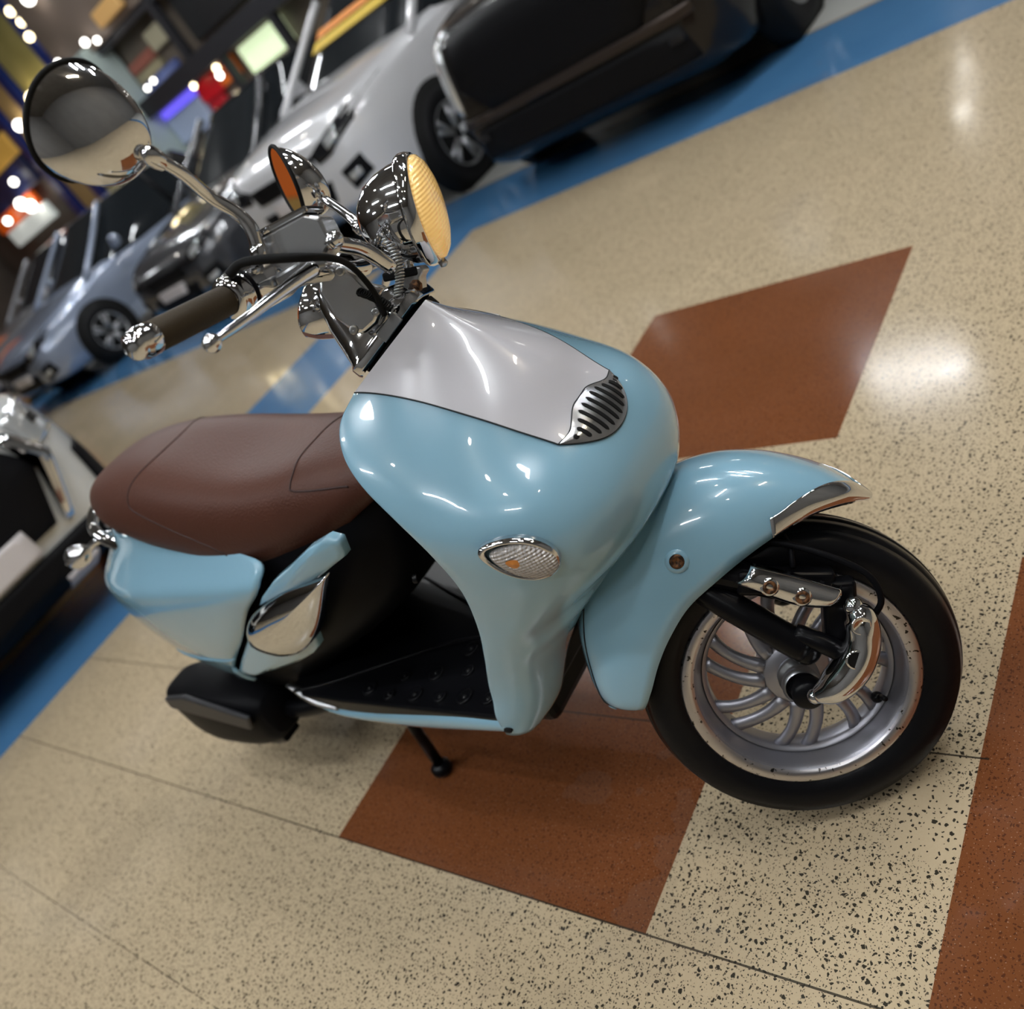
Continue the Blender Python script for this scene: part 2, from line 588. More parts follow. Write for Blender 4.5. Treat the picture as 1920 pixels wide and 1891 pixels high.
def apron_off(v, y, d):
    t = apron_t(v, y)
    return apron_pt(v, t) + apron_n(v, t) * d
NV = 78
half = grid(lambda i, j: apron_pt(13 * i / NV, -j / 30), NV, 30)
# rolled rear edge
edge = grid(lambda i, j: apron_pt(13 * i / NV, -1) + V((-0.004 * math.sin(PI * j / 4), 0.010 * (1 - math.cos(PI * j / 4)) / 2, 0)), NV, 4)
g = G().add(half).add(mir(half)).add(edge).add(mir(edge))
apron = g.build('front_apron', M_BLUE, S, merge=0.0006, solid=0.004)
# lower return of the wheel opening
ret = grid(lambda i, j: apron_pt(lerp(8.1, 13, i / 30), 0) + V((-0.012, 0.006, 0)) * 0 + V((-0.03 * j / 3, 0.012 * j / 3 * 0 - 0.0, -0.004 * j / 3)), 30, 3)
G().add(ret).add(mir(ret)).build('wheel_arch_liner', M_BLACK, S, solid=0.002)

# --- white nose panel and chrome grille lying in the apron
def vt(y): return 4.05 + 0.30 * ss(0.012, 0.062, abs(y))
def vb(y): return 5.02 - 0.67 * (abs(y) / 0.077) ** 2.2
def yp(v): return cr1([0.104, 0.101, 0.099, 0.096, 0.088, 0.072], v)
pan = grid(lambda i, j: apron_off(vt(lerp(-.077, .077, j / 40)) * i / 44, lerp(-1, 1, j / 40) * lerp(yp(vt(lerp(-.077, .077, j / 40)) * i / 44), 0.077, (i / 44) ** 6), 0.0022), 44, 40)
G().add(pan).build('nose_panel', M_WHITE, S, props={'label': 'glossy white nose panel'})
gr = grid(lambda i, j: apron_off(lerp(vt(lerp(-.077, .077, j / 40)), vb(lerp(-.077, .077, j / 40)), i / 14), lerp(-.077, .077, j / 40), 0.0030 + 0.004 * math.sin(PI * i / 14) * (1 - (abs(j - 20) / 20) ** 4)), 14, 40)
grille = G().add(gr).build('grille', M_PLATE, S, props={'label': 'chrome slotted grille'})
for k in range(11):
    y = lerp(-.060, .060, k / 10)
    a, b_ = vt(y) + 0.10, vb(y) - 0.08
    if b_ - a < 0.06:
        continue
    n = 14
    def slot(i, j, y=y, a=a, b_=b_, n=n):
        f = i / n
        w = 0.0026 * math.sqrt(max(0.0, 1 - (2 * f - 1) ** 8))
        v = lerp(a, b_, f)
        return apron_off(v, y + (j - 1) * w + 0.001, 0.0037 + 0.004 * math.sin(PI * (v - vt(y)) / (vb(y) - vt(y))))
    G().add(grid(slot, n, 2)).build('slot', M_MATTE, grille)
seam = [apron_off(4.35 * i / 40, -lerp(yp(4.35 * i / 40), 0.077, (i / 40) ** 6), 0.0018) for i in range(41)]
seam += [apron_off(vb(y), y, 0.0018) for y in [lerp(-.077, .077, k / 40) for k in range(1, 40)]]
seam += [apron_off(4.35 * i / 40, lerp(yp(4.35 * i / 40), 0.077, (i / 40) ** 6), 0.0018) for i in range(40, -1, -1)]
top_s = [apron_off(vt(y), y, 0.0026) for y in [lerp(-.077, .077, k / 40) for k in range(41)]]
G().add(tube(seam, 0.0011, 6)).add(tube(top_s, 0.0010, 6)).build('panel_seam', M_DARKSEAM, S)
# small dark script emblem on the far flank (too slanted to read)
embm = G()
for k, (dv, h) in enumerate(((0, 1), (.05, .6), (.10, .6), (.15, .6), (.20, .7), (.25, 1))):
    p0 = apron_off(2.05 + dv, .118 + .002 * (k % 2), .0012)
    p1 = apron_off(2.05 + dv - .02, .118 + .010 * h, .0012)
    embm.add(tube([p0, p1], .0011, 6))
base_ = [apron_off(2.03 + .26 * q / 8, .117, .0012) for q in range(9)]
embm.add(tube(base_, .0011, 6))
embm.build('emblem', M_STEEL, S)

# --- turn indicators on both flanks
def indicator(side):
    y = 0.1945 * side
    v0 = 5.55 if side < 0 else 6.45
    c = apron_off(v0, y, 0.0)
    n = apron_n(v0, apron_t(v0, y))
    ex = V((1, 0, -0.62)) - n * n.dot(V((1, 0, -0.62)))
    ex.normalize()
    ey = n.cross(ex) if side < 0 else ex.cross(n)
    if ey.z < 0: ey = -ey
    def P(r, a, h, off=0.0):
        k = 1 - 0.22 * max(0, -math.cos(a)) ** 1.5 * 0
        taper = 1 - 0.38 * (0.5 - 0.5 * math.cos(a)) ** 2
        return c + ex * (0.051 * r * math.cos(a) + off) + ey * (0.033 * r * math.sin(a) * taper) + n * h
    prof = [(1.02, -0.016), (1.03, 0.002), (1.0, 0.007), (0.9, 0.010), (0.84, 0.006)]
    bez = grid(lambda i, j: P(prof[i][0], 2 * PI * j / 40, prof[i][1], 0.006 * (0.9 - prof[i][0]) * 0), len(prof) - 1, 40, cv=True)
    o = G().add(bez).build('turn_indicator', M_CHROME, S, props={'label': 'chrome-rimmed turn indicator'})
    lens = grid(lambda i, j: P(max(0.01, 0.86 * math.sin(PI / 2 * i / 8)), 2 * PI * j / 40, 0.006 + 0.012 * math.cos(PI / 2 * i / 8), 0.007), 8, 40, cv=True)
    G().add(lens).build('lens', M_CLEAR, o, props={'label': 'ribbed clear lens'})
    G().add(grid(lambda i, j: P(max(0.01, 0.22 * i / 3), 2 * PI * j / 16, 0.0190 - 0.0006 * i, -0.004), 3, 16, cv=True)).build('bulb', M_BULB, o)
indicator(-1)
indicator(1)

# --- inner leg shield with glovebox bulge
def inner(i, j):
    z = lerp(0.885, 0.36, i / 20)
    s = lerp(-1, 1, j / 20)
    v = min(range(0, 131), key=lambda k: abs(cr1(AP, k / 10)[5] - z)) / 10
    xe, ye = cr1(AP, v)[3], cr1(AP, v)[4]
    bulge = 0.075 * math.exp(-((z - 0.56) / 0.10) ** 2) * math.exp(-(s / 0.72) ** 4) + 0.035 * math.exp(-(s / 0.6) ** 4)
    return V((xe + 0.004 - bulge + 0.02 * (1 - s * s), ye * -s * 0.985, z))
shield = G().add(grid(inner, 20, 20)).build('inner_leg_shield', M_BLACK, S, solid=0.004)
G().add(lathe([(0.001, 0.003), (0.005, 0.003), (0.007, 0.0015), (0.0075, -0.004)], (-0.434, -0.145, 0.607), (-0.75, -0.6, 0.35), 18)).build('screw', M_BLACKM, shield)
# --- floorboard, rubber studs, blue lip
fo = [(-.405, -.197), (-.418, -.200), (-.86, -.200), (-1.0, -.196), (-1.06, -.17), (-1.06, .17), (-1.0, .196), (-.86, .200), (-.418, .200), (-.405, .197), (-.36, .12), (-.36, -.12)]
fb = G().add(prism(fo, (0, 0, 0.300), (1, 0, 0), (0, 1, 0), 0.036)).build('floorboard', M_BLACKM, S, smooth=False, bevel=0.006)
for k, (x, y) in enumerate([(-.46, -.165), (-.52, -.165), (-.58, -.17), (-.65, -.17), (-.72, -.175), (-.47, -.11), (-.55, -.11), (-.63, -.12), (-.71, -.13), (-.79, -.165), (-.5, -.06), (-.58, -.06)]):
    for sy in (1, -1):
        r = 0.017 if k % 2 else 0.013
        G().add(lathe([(r, 0.336), (r, 0.3395), (r * .8, 0.3405), (r * .5, 0.3385), (0.004, 0.3385), (0.003, 0.341), (0.0005, 0.3415)], (x, y * sy, 0), (0, 0, 1), 18)).build('rubber_stud', M_BLACKM, fb)
rid = path([(-1.03, -.19, .338), (-.94, -.165, .338), (-.82, -.118, .339), (-.72, -.078, .34), (-.62, -.045, .342), (-.50, -.035, .35)], 30)
gg = tube(rid, 0.0035, 8)
G().add(gg).add(mir(gg)).build('mat_ridge', M_BLACKM, fb)
def lip(i, j):
    x = lerp(-.408, -1.02, i / 40)
    f = i / 40
    zt = cr1([.331, .331, .326, .318, .311, .304, .306, .335], 7 * f)
    zb = cr1([.297, .288, .280, .275, .274, .276, .288, .330], 7 * f)
    yo = cr1([.206, .207, .207, .207, .206, .205, .202, .194], 7 * f)
    a = PI * j / 10
    return V((x, -(yo - 0.030 * (1 - math.sin(a) ** 0.6) * 0.8), lerp(zb, zt, (1 - math.cos(a)) / 2)))
lp = grid(lip, 40, 10)
G().add(lp).build('footboard_lip', M_BLUE, S, solid=0.003)
G().add(mir(lp)).build('footboard_lip', M_BLUE, S, solid=0.003)
for (x, z, y) in ((-.405, .312, -.2065),):
    G().add(lathe([(0.0005, 0.002), (0.005, 0.002), (0.006, -0.004)], (x, y, z), (0.1, -1, -0.2), 14, sx=1.6)).build('lip_screw', M_MATTE, S)
# --- black core under the seat
def core(i, j):
    zz = [.30, .36, .44, .52, .60, .68, .74]
    z = lerp(.30, .735, i / 14)
    xf = cr1([-.98, -.88, -.70, -.57, -.52, -.50, -.50], 6 * i / 14)
    xr = cr1([-1.40, -1.46, -1.52, -1.56, -1.58, -1.55, -1.45], 6 * i / 14)
    w = cr1([.150, .170, .178, .176, .170, .155, .120], 6 * i / 14)
    a = 2 * PI * j / 48
    c, s = math.cos(a), math.sin(a)
    n = 3.2
    return V(((xf + xr) / 2 + (xf - xr) / 2 * math.copysign(abs(c) ** (2 / n), c), w * math.copysign(abs(s) ** (2 / n), s), z))
cg = grid(core, 14, 48, cv=True)
cg[1].append(tuple(range(48)))
cg[1].append(tuple(range(14 * 48, 15 * 48)))
G().add(cg).build('under_seat_body', M_BLACK, S)
# belly pan / frame below the floor
G().add(box((-.70, 0, .262), (.62, .26, .07))).build('belly_pan', M_BLACKM, S, smooth=False, bevel=0.02)

# --- seat
SE = [(-.43, .030, .745, .728), (-.47, .062, .766, .722), (-.53, .098, .788, .706), (-.62, .128, .810, .676), (-.72, .146, .822, .652), (-.83, .158, .840, .638),
      (-.95, .162, .862, .657), (-1.07, .158, .880, .692), (-1.19, .150, .887, .730), (-1.29, .136, .884, .760), (-1.365, .112, .874, .780), (-1.41, .080, .858, .793), (-1.435, .040, .840, .806)]
def seat_pt(u, th):            # th 0..180: right lower edge over the top to the left
    x, w, zt, zb = cr1(SE, u)
    c, s = math.cos(th), max(0.0, math.sin(th))
    n = 3.0 + 0.5 * math.exp(-((u - 5) / 2.2) ** 2)
    yy = -w * math.copysign(abs(c) ** (2 / n), c)
    sz = s ** (2 / n)
    tuck = 1 - 0.10 * max(0, 1 - sz / 0.35) ** 1.5
    dish = -0.022 * math.exp(-((u - 5.0) / 1.7) ** 2) * (1 - (yy / w) ** 2 if w else 0)
    return V((x, yy * tuck, zb + (zt - zb) * sz + dish * sz))
sg = grid(lambda i, j: seat_pt(12 * i / 72, PI * j / 40), 72, 40)
n0 = len(sg[0])
sg[1].append(tuple(range(41)))
sg[1].append(tuple(range(72 * 41, 73 * 41)))
for i in range(72):
    sg[1].append((i * 41, (i + 1) * 41, (i + 1) * 41 + 40, i * 41 + 40))
seat = G().add(sg).build('seat', M_SEAT, S, props={'label': 'brown leather seat'})
def seat_seam(fn):
    pts = [seat_pt(*fn(k / 60)) for k in range(61)]
    return tube(pts, 0.0017, 6)
# rear seam crosses the top and runs forward down both sides; front seam makes a V round the nose
def rear_s(k):
    th = PI * lerp(0.02, 0.98, k)
    h = abs(2 * k - 1)
    return 7.05 + 0.35 * ss(0.0, 0.55, h) - 2.1 * ss(0.62, 1.0, h), th
def front_s(k):
    th = PI * lerp(0.16, 0.84, k)
    h = abs(2 * k - 1)
    return 3.25 - 0.75 * ss(0.0, 0.5, h) * 0.2 - 1.3 * ss(0.72, 1.0, h), th
G().add(seat_seam(rear_s)).build('seam', M_SEAM, seat)
G().add(seat_seam(front_s)).build('seam', M_SEAM, seat)

# --- rear cowl
RC = [(.366, -1.245, .186, -1.42), (.395, -1.200, .198, -1.48), (.45, -1.115, .210, -1.555), (.52, -.995, .217, -1.610), (.60, -.872, .218, -1.632),
      (.640, -.795, .215, -1.626), (.664, -.768, .206, -1.614), (.69, -.766, .177, -1.580), (.715, -.90, .154, -1.54), (.755, -1.02, .128, -1.48)]
def cowl(i, j):
    z, xf, w, xt = cr1(RC, 9 * i / 54)
    a = j / 60
    s = abs(2 * a - 1)         # 1 at both front edges, 0 at the tail
    sg_ = -1 if a < .5 else 1
    xm = -1.15
    if s > 0.45:
        f = (s - 0.45) / 0.55
        x = lerp(xm, xf, f)
        y = w * (1 - 0.05 * f ** 4)
    else:
        q = s / 0.45 * PI / 2
        n = 2.5
        x = xm + (xt - xm) * math.cos(q) ** (2 / n)
        y = w * math.sin(q) ** (2 / n)
    return V((x, sg_ * y, z))
cw = G().add(grid(cowl, 54, 60)).build('rear_cowl', M_BLUE, S, solid=0.006)
def crease_line():
    return [cowl(12.6, j) + V((0, -0.0015 if j < 30 else 0.0015, 0)) for j in range(1, 60)]
G().add(tube(crease_line(), 0.0022, 6)).build('crease', M_BLUE, cw)
G().add(lathe([(0.0005, 0.002), (0.006, 0.002), (0.007, -0.003)], (-1.215, -.183, .393), (0.2, -1, -0.3), 14)).build('cowl_screw', M_MATTE, cw)
# --- side cover with the chrome air scoop
TP = [(-.487, .722), (-.505, .733), (-.56, .722), (-.639, .694), (-.724, .668), (-.80, .636), (-.86, .598), (-.93, .556), (-1.0, .515), (-1.10, .455), (-1.158, .416), (-1.150, .405), (-1.08, .412), (-1.0, .428), (-.92, .447), (-.853, .466), (-.80, .484), (-.765, .503), (-.80, .500), (-.87, .500), (-.925, .512), (-.945, .530), (-.93, .556), (-.88, .586), (-.80, .616), (-.70, .646), (-.60, .674), (-.53, .684), (-.49, .690)]
TP = [(-.487, .722), (-.505, .733), (-.56, .722), (-.639, .694), (-.724, .668), (-.80, .636), (-.86, .598), (-.93, .556), (-1.0, .515), (-1.10, .455), (-1.158, .416), (-1.150, .405), (-1.08, .412), (-1.0, .428), (-.92, .447), (-.853, .466), (-.80, .484), (-.765, .503), (-.72, .58), (-.60, .660), (-.50, .692)]
def sy(x, z): return .176 + 0.012 * ss(-.5, -.9, x) - 0.02 * ss(-.62, -.45, x)
for sd in (-1, 1):
    inner_p = [(x, z) for x, z in TP]
    k = len(TP)
    cxp, czp = sum(p[0] for p in TP) / k, sum(p[1] for p in TP) / k
    vs, fs = [], []
    rings = [(1.0, 0.0), (1.0, 0.012), (0.97, 0.017), (0.8, 0.019), (0.5, 0.021), (0.25, 0.022)]
    dense = []
    for i in range(k):
        a_, b_2 = TP[i], TP[(i + 1) % k]
        for q in range(3):
            dense.append((lerp(a_[0], b_2[0], q / 3), lerp(a_[1], b_2[1], q / 3)))
    kk = len(dense)
    # shrink towards the local medial line of this long panel
    def med(x): return cr1([.71, .675, .63, .575, .52, .47, .43, .41], 7 * max(0, min(1, (x + .487) / -.67)))
    for f, h in rings:
        for x, z in dense:
            x = x + 0.016 * ss(-.6, -.8, x)
            xx = lerp(cxp, x, 1 - (1 - f) * 0.25)
            zz = lerp(med(x), z, f)
            vs.append((xx, sd * (sy(xx, zz) + h), zz))
    for r_ in range(len(rings) - 1):
        for i in range(kk):
            i2 = (i + 1) % kk
            fs.append((r_ * kk + i, (r_ + 1) * kk + i, (r_ + 1) * kk + i2, r_ * kk + i2))
    fs.append(tuple(range((len(rings) - 1) * kk, len(rings) * kk)))
    sc = mk('side_cover', vs, fs, M_BLUE, S)
    # chrome scoop: almond dome from rear-low to front-high
    A_, B_ = V((-.955, 0, .512)), V((-.560, 0, .668))
    def scoop(i, j):
        f = j / 36
        a = 2 * PI * f
        ax = (B_ - A_)
        L = ax.length
        ex = ax.normalized()
        ez = V((-ex.z, 0, ex.x))
        u = 0.5 - 0.5 * math.cos(a)                 # 0 rear tip .. 1 front tip
        wv = 0.062 * (math.sin(PI * u ** 0.72)) ** 0.85
        sgn = 1 if math.sin(a) >= 0 else -1
        low = 1.15 if sgn < 0 else 0.72
        rr = math.sin(PI / 2 * i / 8) if i else 0.0
        c0 = A_ + ax * 0.42
        p = A_ + ax * u + ez * (sgn * wv * low)
        p = lerp(c0, p, rr)
        h = 0.020 + 0.034 * math.cos(PI / 2 * i / 8)
        if i == 8: h = 0.012
        return V((p.x, sd * (sy(p.x, p.z) + h), p.z))
    G().add(grid(scoop, 8, 36, cv=True)).build('chrome_scoop', M_CHROME, sc, props={'label': 'chrome teardrop scoop'})

# --- grab rail, tail indicator stalks
rail = [(-1.27, -.105, .725), (-1.33, -.115, .722), (-1.42, -.112, .735), (-1.49, -.095, .768), (-1.525, -.05, .79), (-1.535, 0, .795)]
rail = rail + [(x, -y, z) for x, y, z in rail[-2::-1]]
gr_ = G().add(tube(rail, 0.013, 14, 60, flat=1.0)).build('grab_rail', M_CHROME, S, props={'label': 'chrome grab rail'})
G().add(box((-1.36, -.085, .715), (.05, .03, .055))).add(box((-1.36, .085, .715), (.05, .03, .055))).add(box((-1.45, 0, .745), (.16, .12, .014))).build('rail_bracket', M_STEEL, gr_, smooth=False, bevel=0.005)
for sd in (-1, 1):
    q = G().add(lathe([(0.001, -.05), (.016, -.045), (.027, -.025), (.031, 0), (.030, .012), (.025, .016)], (-1.70, .105 * sd, .700), (-1, 0.15 * sd, -.1), 24)).build('rear_indicator', M_CHROME, S)
    G().add(tube([(-1.655, .10 * sd, .705), (-1.60, .085 * sd, .72), (-1.53, .06 * sd, .725)], 0.009, 10)).build('stalk', M_CHROME, q)
    G().add(lathe([(.025, 0), (.018, .008), (.001, .011)], (-1.716, .107 * sd, .698), (-1, 0.15 * sd, -.1), 20)).build('lens', M_BULB, q)

# --- rear wheel, engine, muffler, stand
def tyre(o, axis, R_, w, rb, seg=72):
    pr = [(rb, -w * .78), (rb + .012, -w * .93), (lerp(rb, R_, .45), -w), (lerp(rb, R_, .75), -w * .95), (R_ - .012, -w * .74), (R_ - .0085, -w * .62), (R_ - .0110, -w * .60), (R_ - .0110, -w * .56), (R_ - .0068, -w * .54), (R_ - .003, -w * .4), (R_ - .0015, -w * .22), (R_ - .0045, -w * .20), (R_ - .0045, -w * .16), (R_ - .0006, -w * .14), (R_, 0),
          (R_ - .0006, w * .14), (R_ - .0045, w * .16), (R_ - .0045, w * .20), (R_ - .0015, w * .22), (R_ - .003, w * .4), (R_ - .0068, w * .54), (R_ - .0110, w * .56), (R_ - .0110, w * .60), (R_ - .0085, w * .62), (R_ - .012, w * .74), (lerp(rb, R_, .75), w * .95), (lerp(rb, R_, .45), w), (rb + .012, w * .93), (rb, w * .78)]
    return lathe(pr, o, axis, seg)
rw = G().add(lathe([(.02, -.05), (.06, -.05), (.07, -.02), (.125, -.02), (.132, -.055), (.140, -.058), (.140, .058), (.132, .055), (.125, .02), (.07, .02), (.06, .05), (.02, .05)], (-1.29, 0, .262), (0, 1, 0), 48)).build('rear_wheel', M_ALLOY, S)
G().add(tyre((-1.29, 0, .262), (0, 1, 0), .216, .063, .138)).build('tyre', M_TYRE, rw)
G().add(box((-1.10, .05, .30), (.34, .16, .16))).add(lathe([(.06, -.03), (.06, .10)], (-1.10, 0, .27), (0, 1, 0), 24, True, True)).build('engine', M_BLACKM, S, smooth=False, bevel=0.015)
G().add(tube([(-.98, -.09, .27), (-1.06, -.13, .235), (-1.15, -.15, .22), (-1.26, -.165, .225)], .022, 14, 20)).build('exhaust_pipe', M_BLACKM, S)
MU = [(-1.205, .245, .050, .042), (-1.24, .243, .072, .058), (-1.32, .242, .088, .068), (-1.42, .242, .095, .072), (-1.53, .243, .096, .070), (-1.62, .246, .080, .056), (-1.66, .250, .045, .032)]
def muf(i, j):
    x, z, hz, hy = cr1(MU, 6 * i / 30)
    a = 2 * PI * j / 32
    c, s = math.cos(a), math.sin(a)
    n = 4.0
    return V((x, -.175 + hy * math.copysign(abs(c) ** (2 / n), c), z + hz * math.copysign(abs(s) ** (2 / n), s)))
mg = grid(muf, 30, 32, cv=True)
mg[1].append(tuple(range(32)))
mg[1].append(tuple(range(30 * 32, 31 * 32)))
mf = G().add(mg).build('muffler', M_BLACK, S)
G().add(prism([(-1.20, .298), (-1.24, .252), (-1.58, .296), (-1.56, .335), (-1.44, .352)], (0, -.236, 0), (1, 0, 0), (0, 0, 1), 0.014)).build('heat_shield', M_MUFF, mf, smooth=False, bevel=0.006)
G().add(prism([(-1.22, .215), (-1.235, .190), (-1.225, .165), (-1.29, .145), (-1.36, .15), (-1.37, .20), (-1.29, .22)], (0, -.215, 0), (1, 0, 0), (0, 0, 1), -0.05)).build('bracket', M_BLACKM, mf, smooth=False, bevel=0.006)
# mudguard strip under the cowl
G().add(grid(lambda i, j: V((-1.29 + (.235) * math.cos(math.radians(lerp(35, 165, i / 24))), lerp(-.075, .075, j / 6), .275 + .235 * math.sin(math.radians(lerp(35, 165, i / 24))))), 24, 6)).build('rear_mudguard', M_BLACK, S, solid=0.004)
# chrome flash at the tail of the lip
G().add(tube([(-.90, -.193, .305), (-.97, -.190, .318), (-1.06, -.180, .345)], [.010, .014, .006], 10, 12, flat=0.5)).build('lip_trim', M_STEEL, S)
st = G()
for sd in (-1, 1):
    st.add(tube([(-.862, .10 * sd, .262), (-.868, .118 * sd, .14), (-.873, .130 * sd, .022)], .0125, 14))
st.add(tube([(-.862, -.10, .25), (-.862, .10, .25)], .012, 12))
stand = st.build('centre_stand', M_BLACKM, S)
for sd in (-1, 1):
    G().add(lathe([(.001, -.012), (.018, -.012), (.023, -.005), (.023, .006), (.016, .014), (.001, .016)], (-.873, .132 * sd, .0185), (0.1, 0, 1), 20)).build('foot', M_BLACKM, stand)
# ------------------------------------------------------------------ steered assembly: wheel, fender, fork, bars
def sb(g, name, m, parent=S, **k):
    return g.build(name, m, parent, T=ST, **k)
WC = (0, 0, .236)
# rim with lip and barrel
rimp = [(.146, -.034), (.152, -.050), (.157, -.0535), (.168, -.0545), (.1715, -.051), (.171, -.044), (.160, -.040)]
barrel = [(.157, -.0535), (.150, -.049), (.1465, -.036), (.141, -.026), (.138, -.018), (.138, .020), (.146, .034), (.152, .050), (.168, .0545)]
fw = sb(G().add(lathe(barrel, WC, (0, 1, 0), 96)).add(lathe([(.138, .018), (.132, .016), (.130, .006), (.130, -.010), (.132, -.020), (.138, -.022)], WC, (0, 1, 0), 96)), 'front_wheel', M_ALLOY)
sb(G().add(lathe([(.1495, -.0475), (.1540, -.0525), (.1570, -.0540), (.168, -.0552), (.1718, -.0520), (.1715, -.045), (.166, -.043)], WC, (0, 1, 0), 96)), 'rim_lip', M_LIP, fw, props={'label': 'bright spotted rim lip'})
sb(G().add(tyre(WC, (0, 1, 0), .236, .060, .166, 96)), 'tyre', M_TYRE, fw)
# seven pairs of curved spokes
for p in range(7):
    for q in (-1, 1):
        a0 = math.radians(8 + p * 360 / 7 + q * 8.0)
        a1 = math.radians(8 + p * 360 / 7 + q * 9.0 - 17)
        pts = []
        for k in range(9):
            f = k / 8
            r = lerp(.048, .136, f)
            a = lerp(a0 + q * 0.10 * (1 - f), a1, f ** 1.3)
            pts.append((r * math.cos(a), lerp(-.024, -.010, f), .236 + r * math.sin(a)))
        sb(G().add(tube(pts, [.0085, .0070, .0066, .0075], 10, flat=1.5)), 'spoke', M_ALLOY, fw)
sb(G().add(lathe([(.001, -.034), (.030, -.034), (.047, -.031), (.052, -.026), (.053, .022), (.045, .030), (.001, .032)], WC, (0, 1, 0), 48)), 'hub', M_ALLOY, fw)
ax = sb(G().add(lathe([(.030, -.034), (.030, -.046), (.024, -.048), (.024, -.060), (.028, -.062), (.028, -.070), (.024, -.074)], WC, (0, 1, 0), 32)), 'axle_collar', M_STEEL, fw)
sb(G().add(lathe([(.023, -.070), (.023, -.092), (.018, -.098), (.001, -.098)], (.004, 0, .232), (0, 1, 0), 28)), 'axle_nut', M_BLACKM, fw)
sb(G().add(tube([(.092, -.02, .150), (.098, -.034, .156), (.100, -.052, .163)], .004, 10)).add(ball((.092, -.020, .150), .009, 12, 8)), 'valve', M_BLACKM, fw)

# --- front fender
FE = [(-.264, .286, -.252, .285, .045), (-.287, .315, -.224, .290, .080), (-.283, .375, -.200, .318, .094), (-.266, .438, -.170, .360, .102), (-.228, .503, -.138, .395, .106),
      (-.161, .558, -.096, .428, .107), (-.080, .588, -.042, .450, .105), (.000, .588, .002, .464, .101), (.070, .563, .047, .474, .094), (.130, .522, .097, .478, .080), (.168, .482, .140, .469, .060), (.190, .447, .180, .448, .022)]
def fen(u, t):                 # t -1..1, 0 = crown
    xt, zt, xl, zl, w = cr1(FE, u)
    a = abs(t) * PI / 2
    n = 2.5
    c, s = max(math.cos(a), 0) ** (2 / n), math.sin(a) ** (2 / n)
    return V((lerp(xl, xt, c), (-w if t < 0 else w) * s, lerp(zl, zt, c)))
def fen_n(u, t):
    e = .03
    d1 = fen(min(11, u + e), t) - fen(max(0, u - e), t)
    d2 = fen(u, min(1, t + e)) - fen(u, max(-1, t - e))
    n = d1.cross(d2).normalized()
    c = V((-.02, 0, .38))
    return n if n.dot(fen(u, t) - c) > 0 else -n
fd = sb(G().add(grid(lambda i, j: fen(11 * i / 66, lerp(-1, 1, j / 40)), 66, 40)), 'front_fender', M_BLUE, solid=0.004)
def tipb(u): return lerp(.86, .03, ss(7.9, 10.9, u))
def tip(sd):
    return grid(lambda i, j: (lambda u: (lambda t: fen(u, t) + fen_n(u, t) * .0022)(sd * lerp(tipb(u), 1.0, j / 10)))(lerp(7.9, 11, i / 24)), 24, 10)
sb(G().add(tip(-1)).add(tip(1)), 'fender_tip', M_CHROME, fd, solid=0.002, props={'label': 'chrome fender tip'})
fl_line = [fen(lerp(.55, 3.6, k / 20), -lerp(.42, .30, k / 20)) + fen_n(lerp(.55, 3.6, k / 20), -lerp(.42, .30, k / 20)) * .0006 for k in range(21)]
sb(G().add(tube(fl_line, .0011, 6)), 'flap_seam', M_DARKSEAM, fd)
def on_fender(u, t, h): return fen(u, t) + fen_n(u, t) * h
for (u, t) in ((5.55, -.80), (5.55, .80)):
    c, n = on_fender(u, t, 0), fen_n(u, t)
    sb(G().add(lathe([(.017, -.002), (.0165, .0012), (.0105, .0016)], c, n, 24)), 'bolt_boss', M_BLUE, fd)
    sb(G().add(lathe([(.0105, .0005), (.0095, .0030), (.006, .0036), (.005, .0016), (.0005, .0016)], c, n, 20)), 'fender_bolt', M_RUST, fd)
c, n = on_fender(.75, -.55, 0), fen_n(.75, -.55)
sb(G().add(lathe([(.0075, .0006), (.006, .0020), (.0005, .0022)], c, n, 16)), 'flap_rivet', M_BLUE, fd)

# --- leading-link fork
sb(G().add(tube([(-.078, -.064, .436), (-.062, -.074, .416), (-.02, -.092, .365), (.024, -.100, .306)], .0215, 20, 20)).add(ball((.025, -.100, .305), .0215, 16, 10)), 'fork_leg', M_BLACKM)
sb(G().add(tube([(-.078, .064, .436), (-.062, .074, .416), (-.02, .092, .365), (.024, .100, .306)], .0215, 20, 20)).add(ball((.025, .100, .305), .0215, 16, 10)), 'fork_leg', M_BLACKM)
sb(G().add(tube([(-.085, -.070, .442), (-.06, -.080, .425), (-.03, -.088, .40)], .010, 12)).add(tube([(-.06, -.075, .46), (.02, -.080, .405), (.085, -.085, .372)], .022, 14)).add(box((.085, -.09, .335), (.045, .03, .10), (1, 0, -.3))).add(box((.035, -.085, .405), (.13, .03, .035), (1, 0, -.42))), 'caliper', M_BLACKM, smooth=False, bevel=.006)
def shell_plate(i, j):
    f, v = i / 20, j / 12
    top = V(cr1([(.004, -.112, .459), (.038, -.112, .434), (.072, -.112, .406), (.101, -.112, .381)], 3 * f))
    bot = V(cr1([(-.027, -.112, .441), (.005, -.112, .408), (.036, -.112, .380), (.070, -.112, .362)], 3 * f))
    p = top.lerp(bot, v)
    rr = (1 - (2 * v - 1) ** 2)
    e = min(1, f / .06, (1 - f) / .06)
    p.y -= .022 * rr ** .6 + .003 * e
    return p
cv = sb(G().add(grid(shell_plate, 20, 12)), 'shock_cover', M_CHROME, solid=.004, props={'label': 'chrome cover with two rusty bolts'})
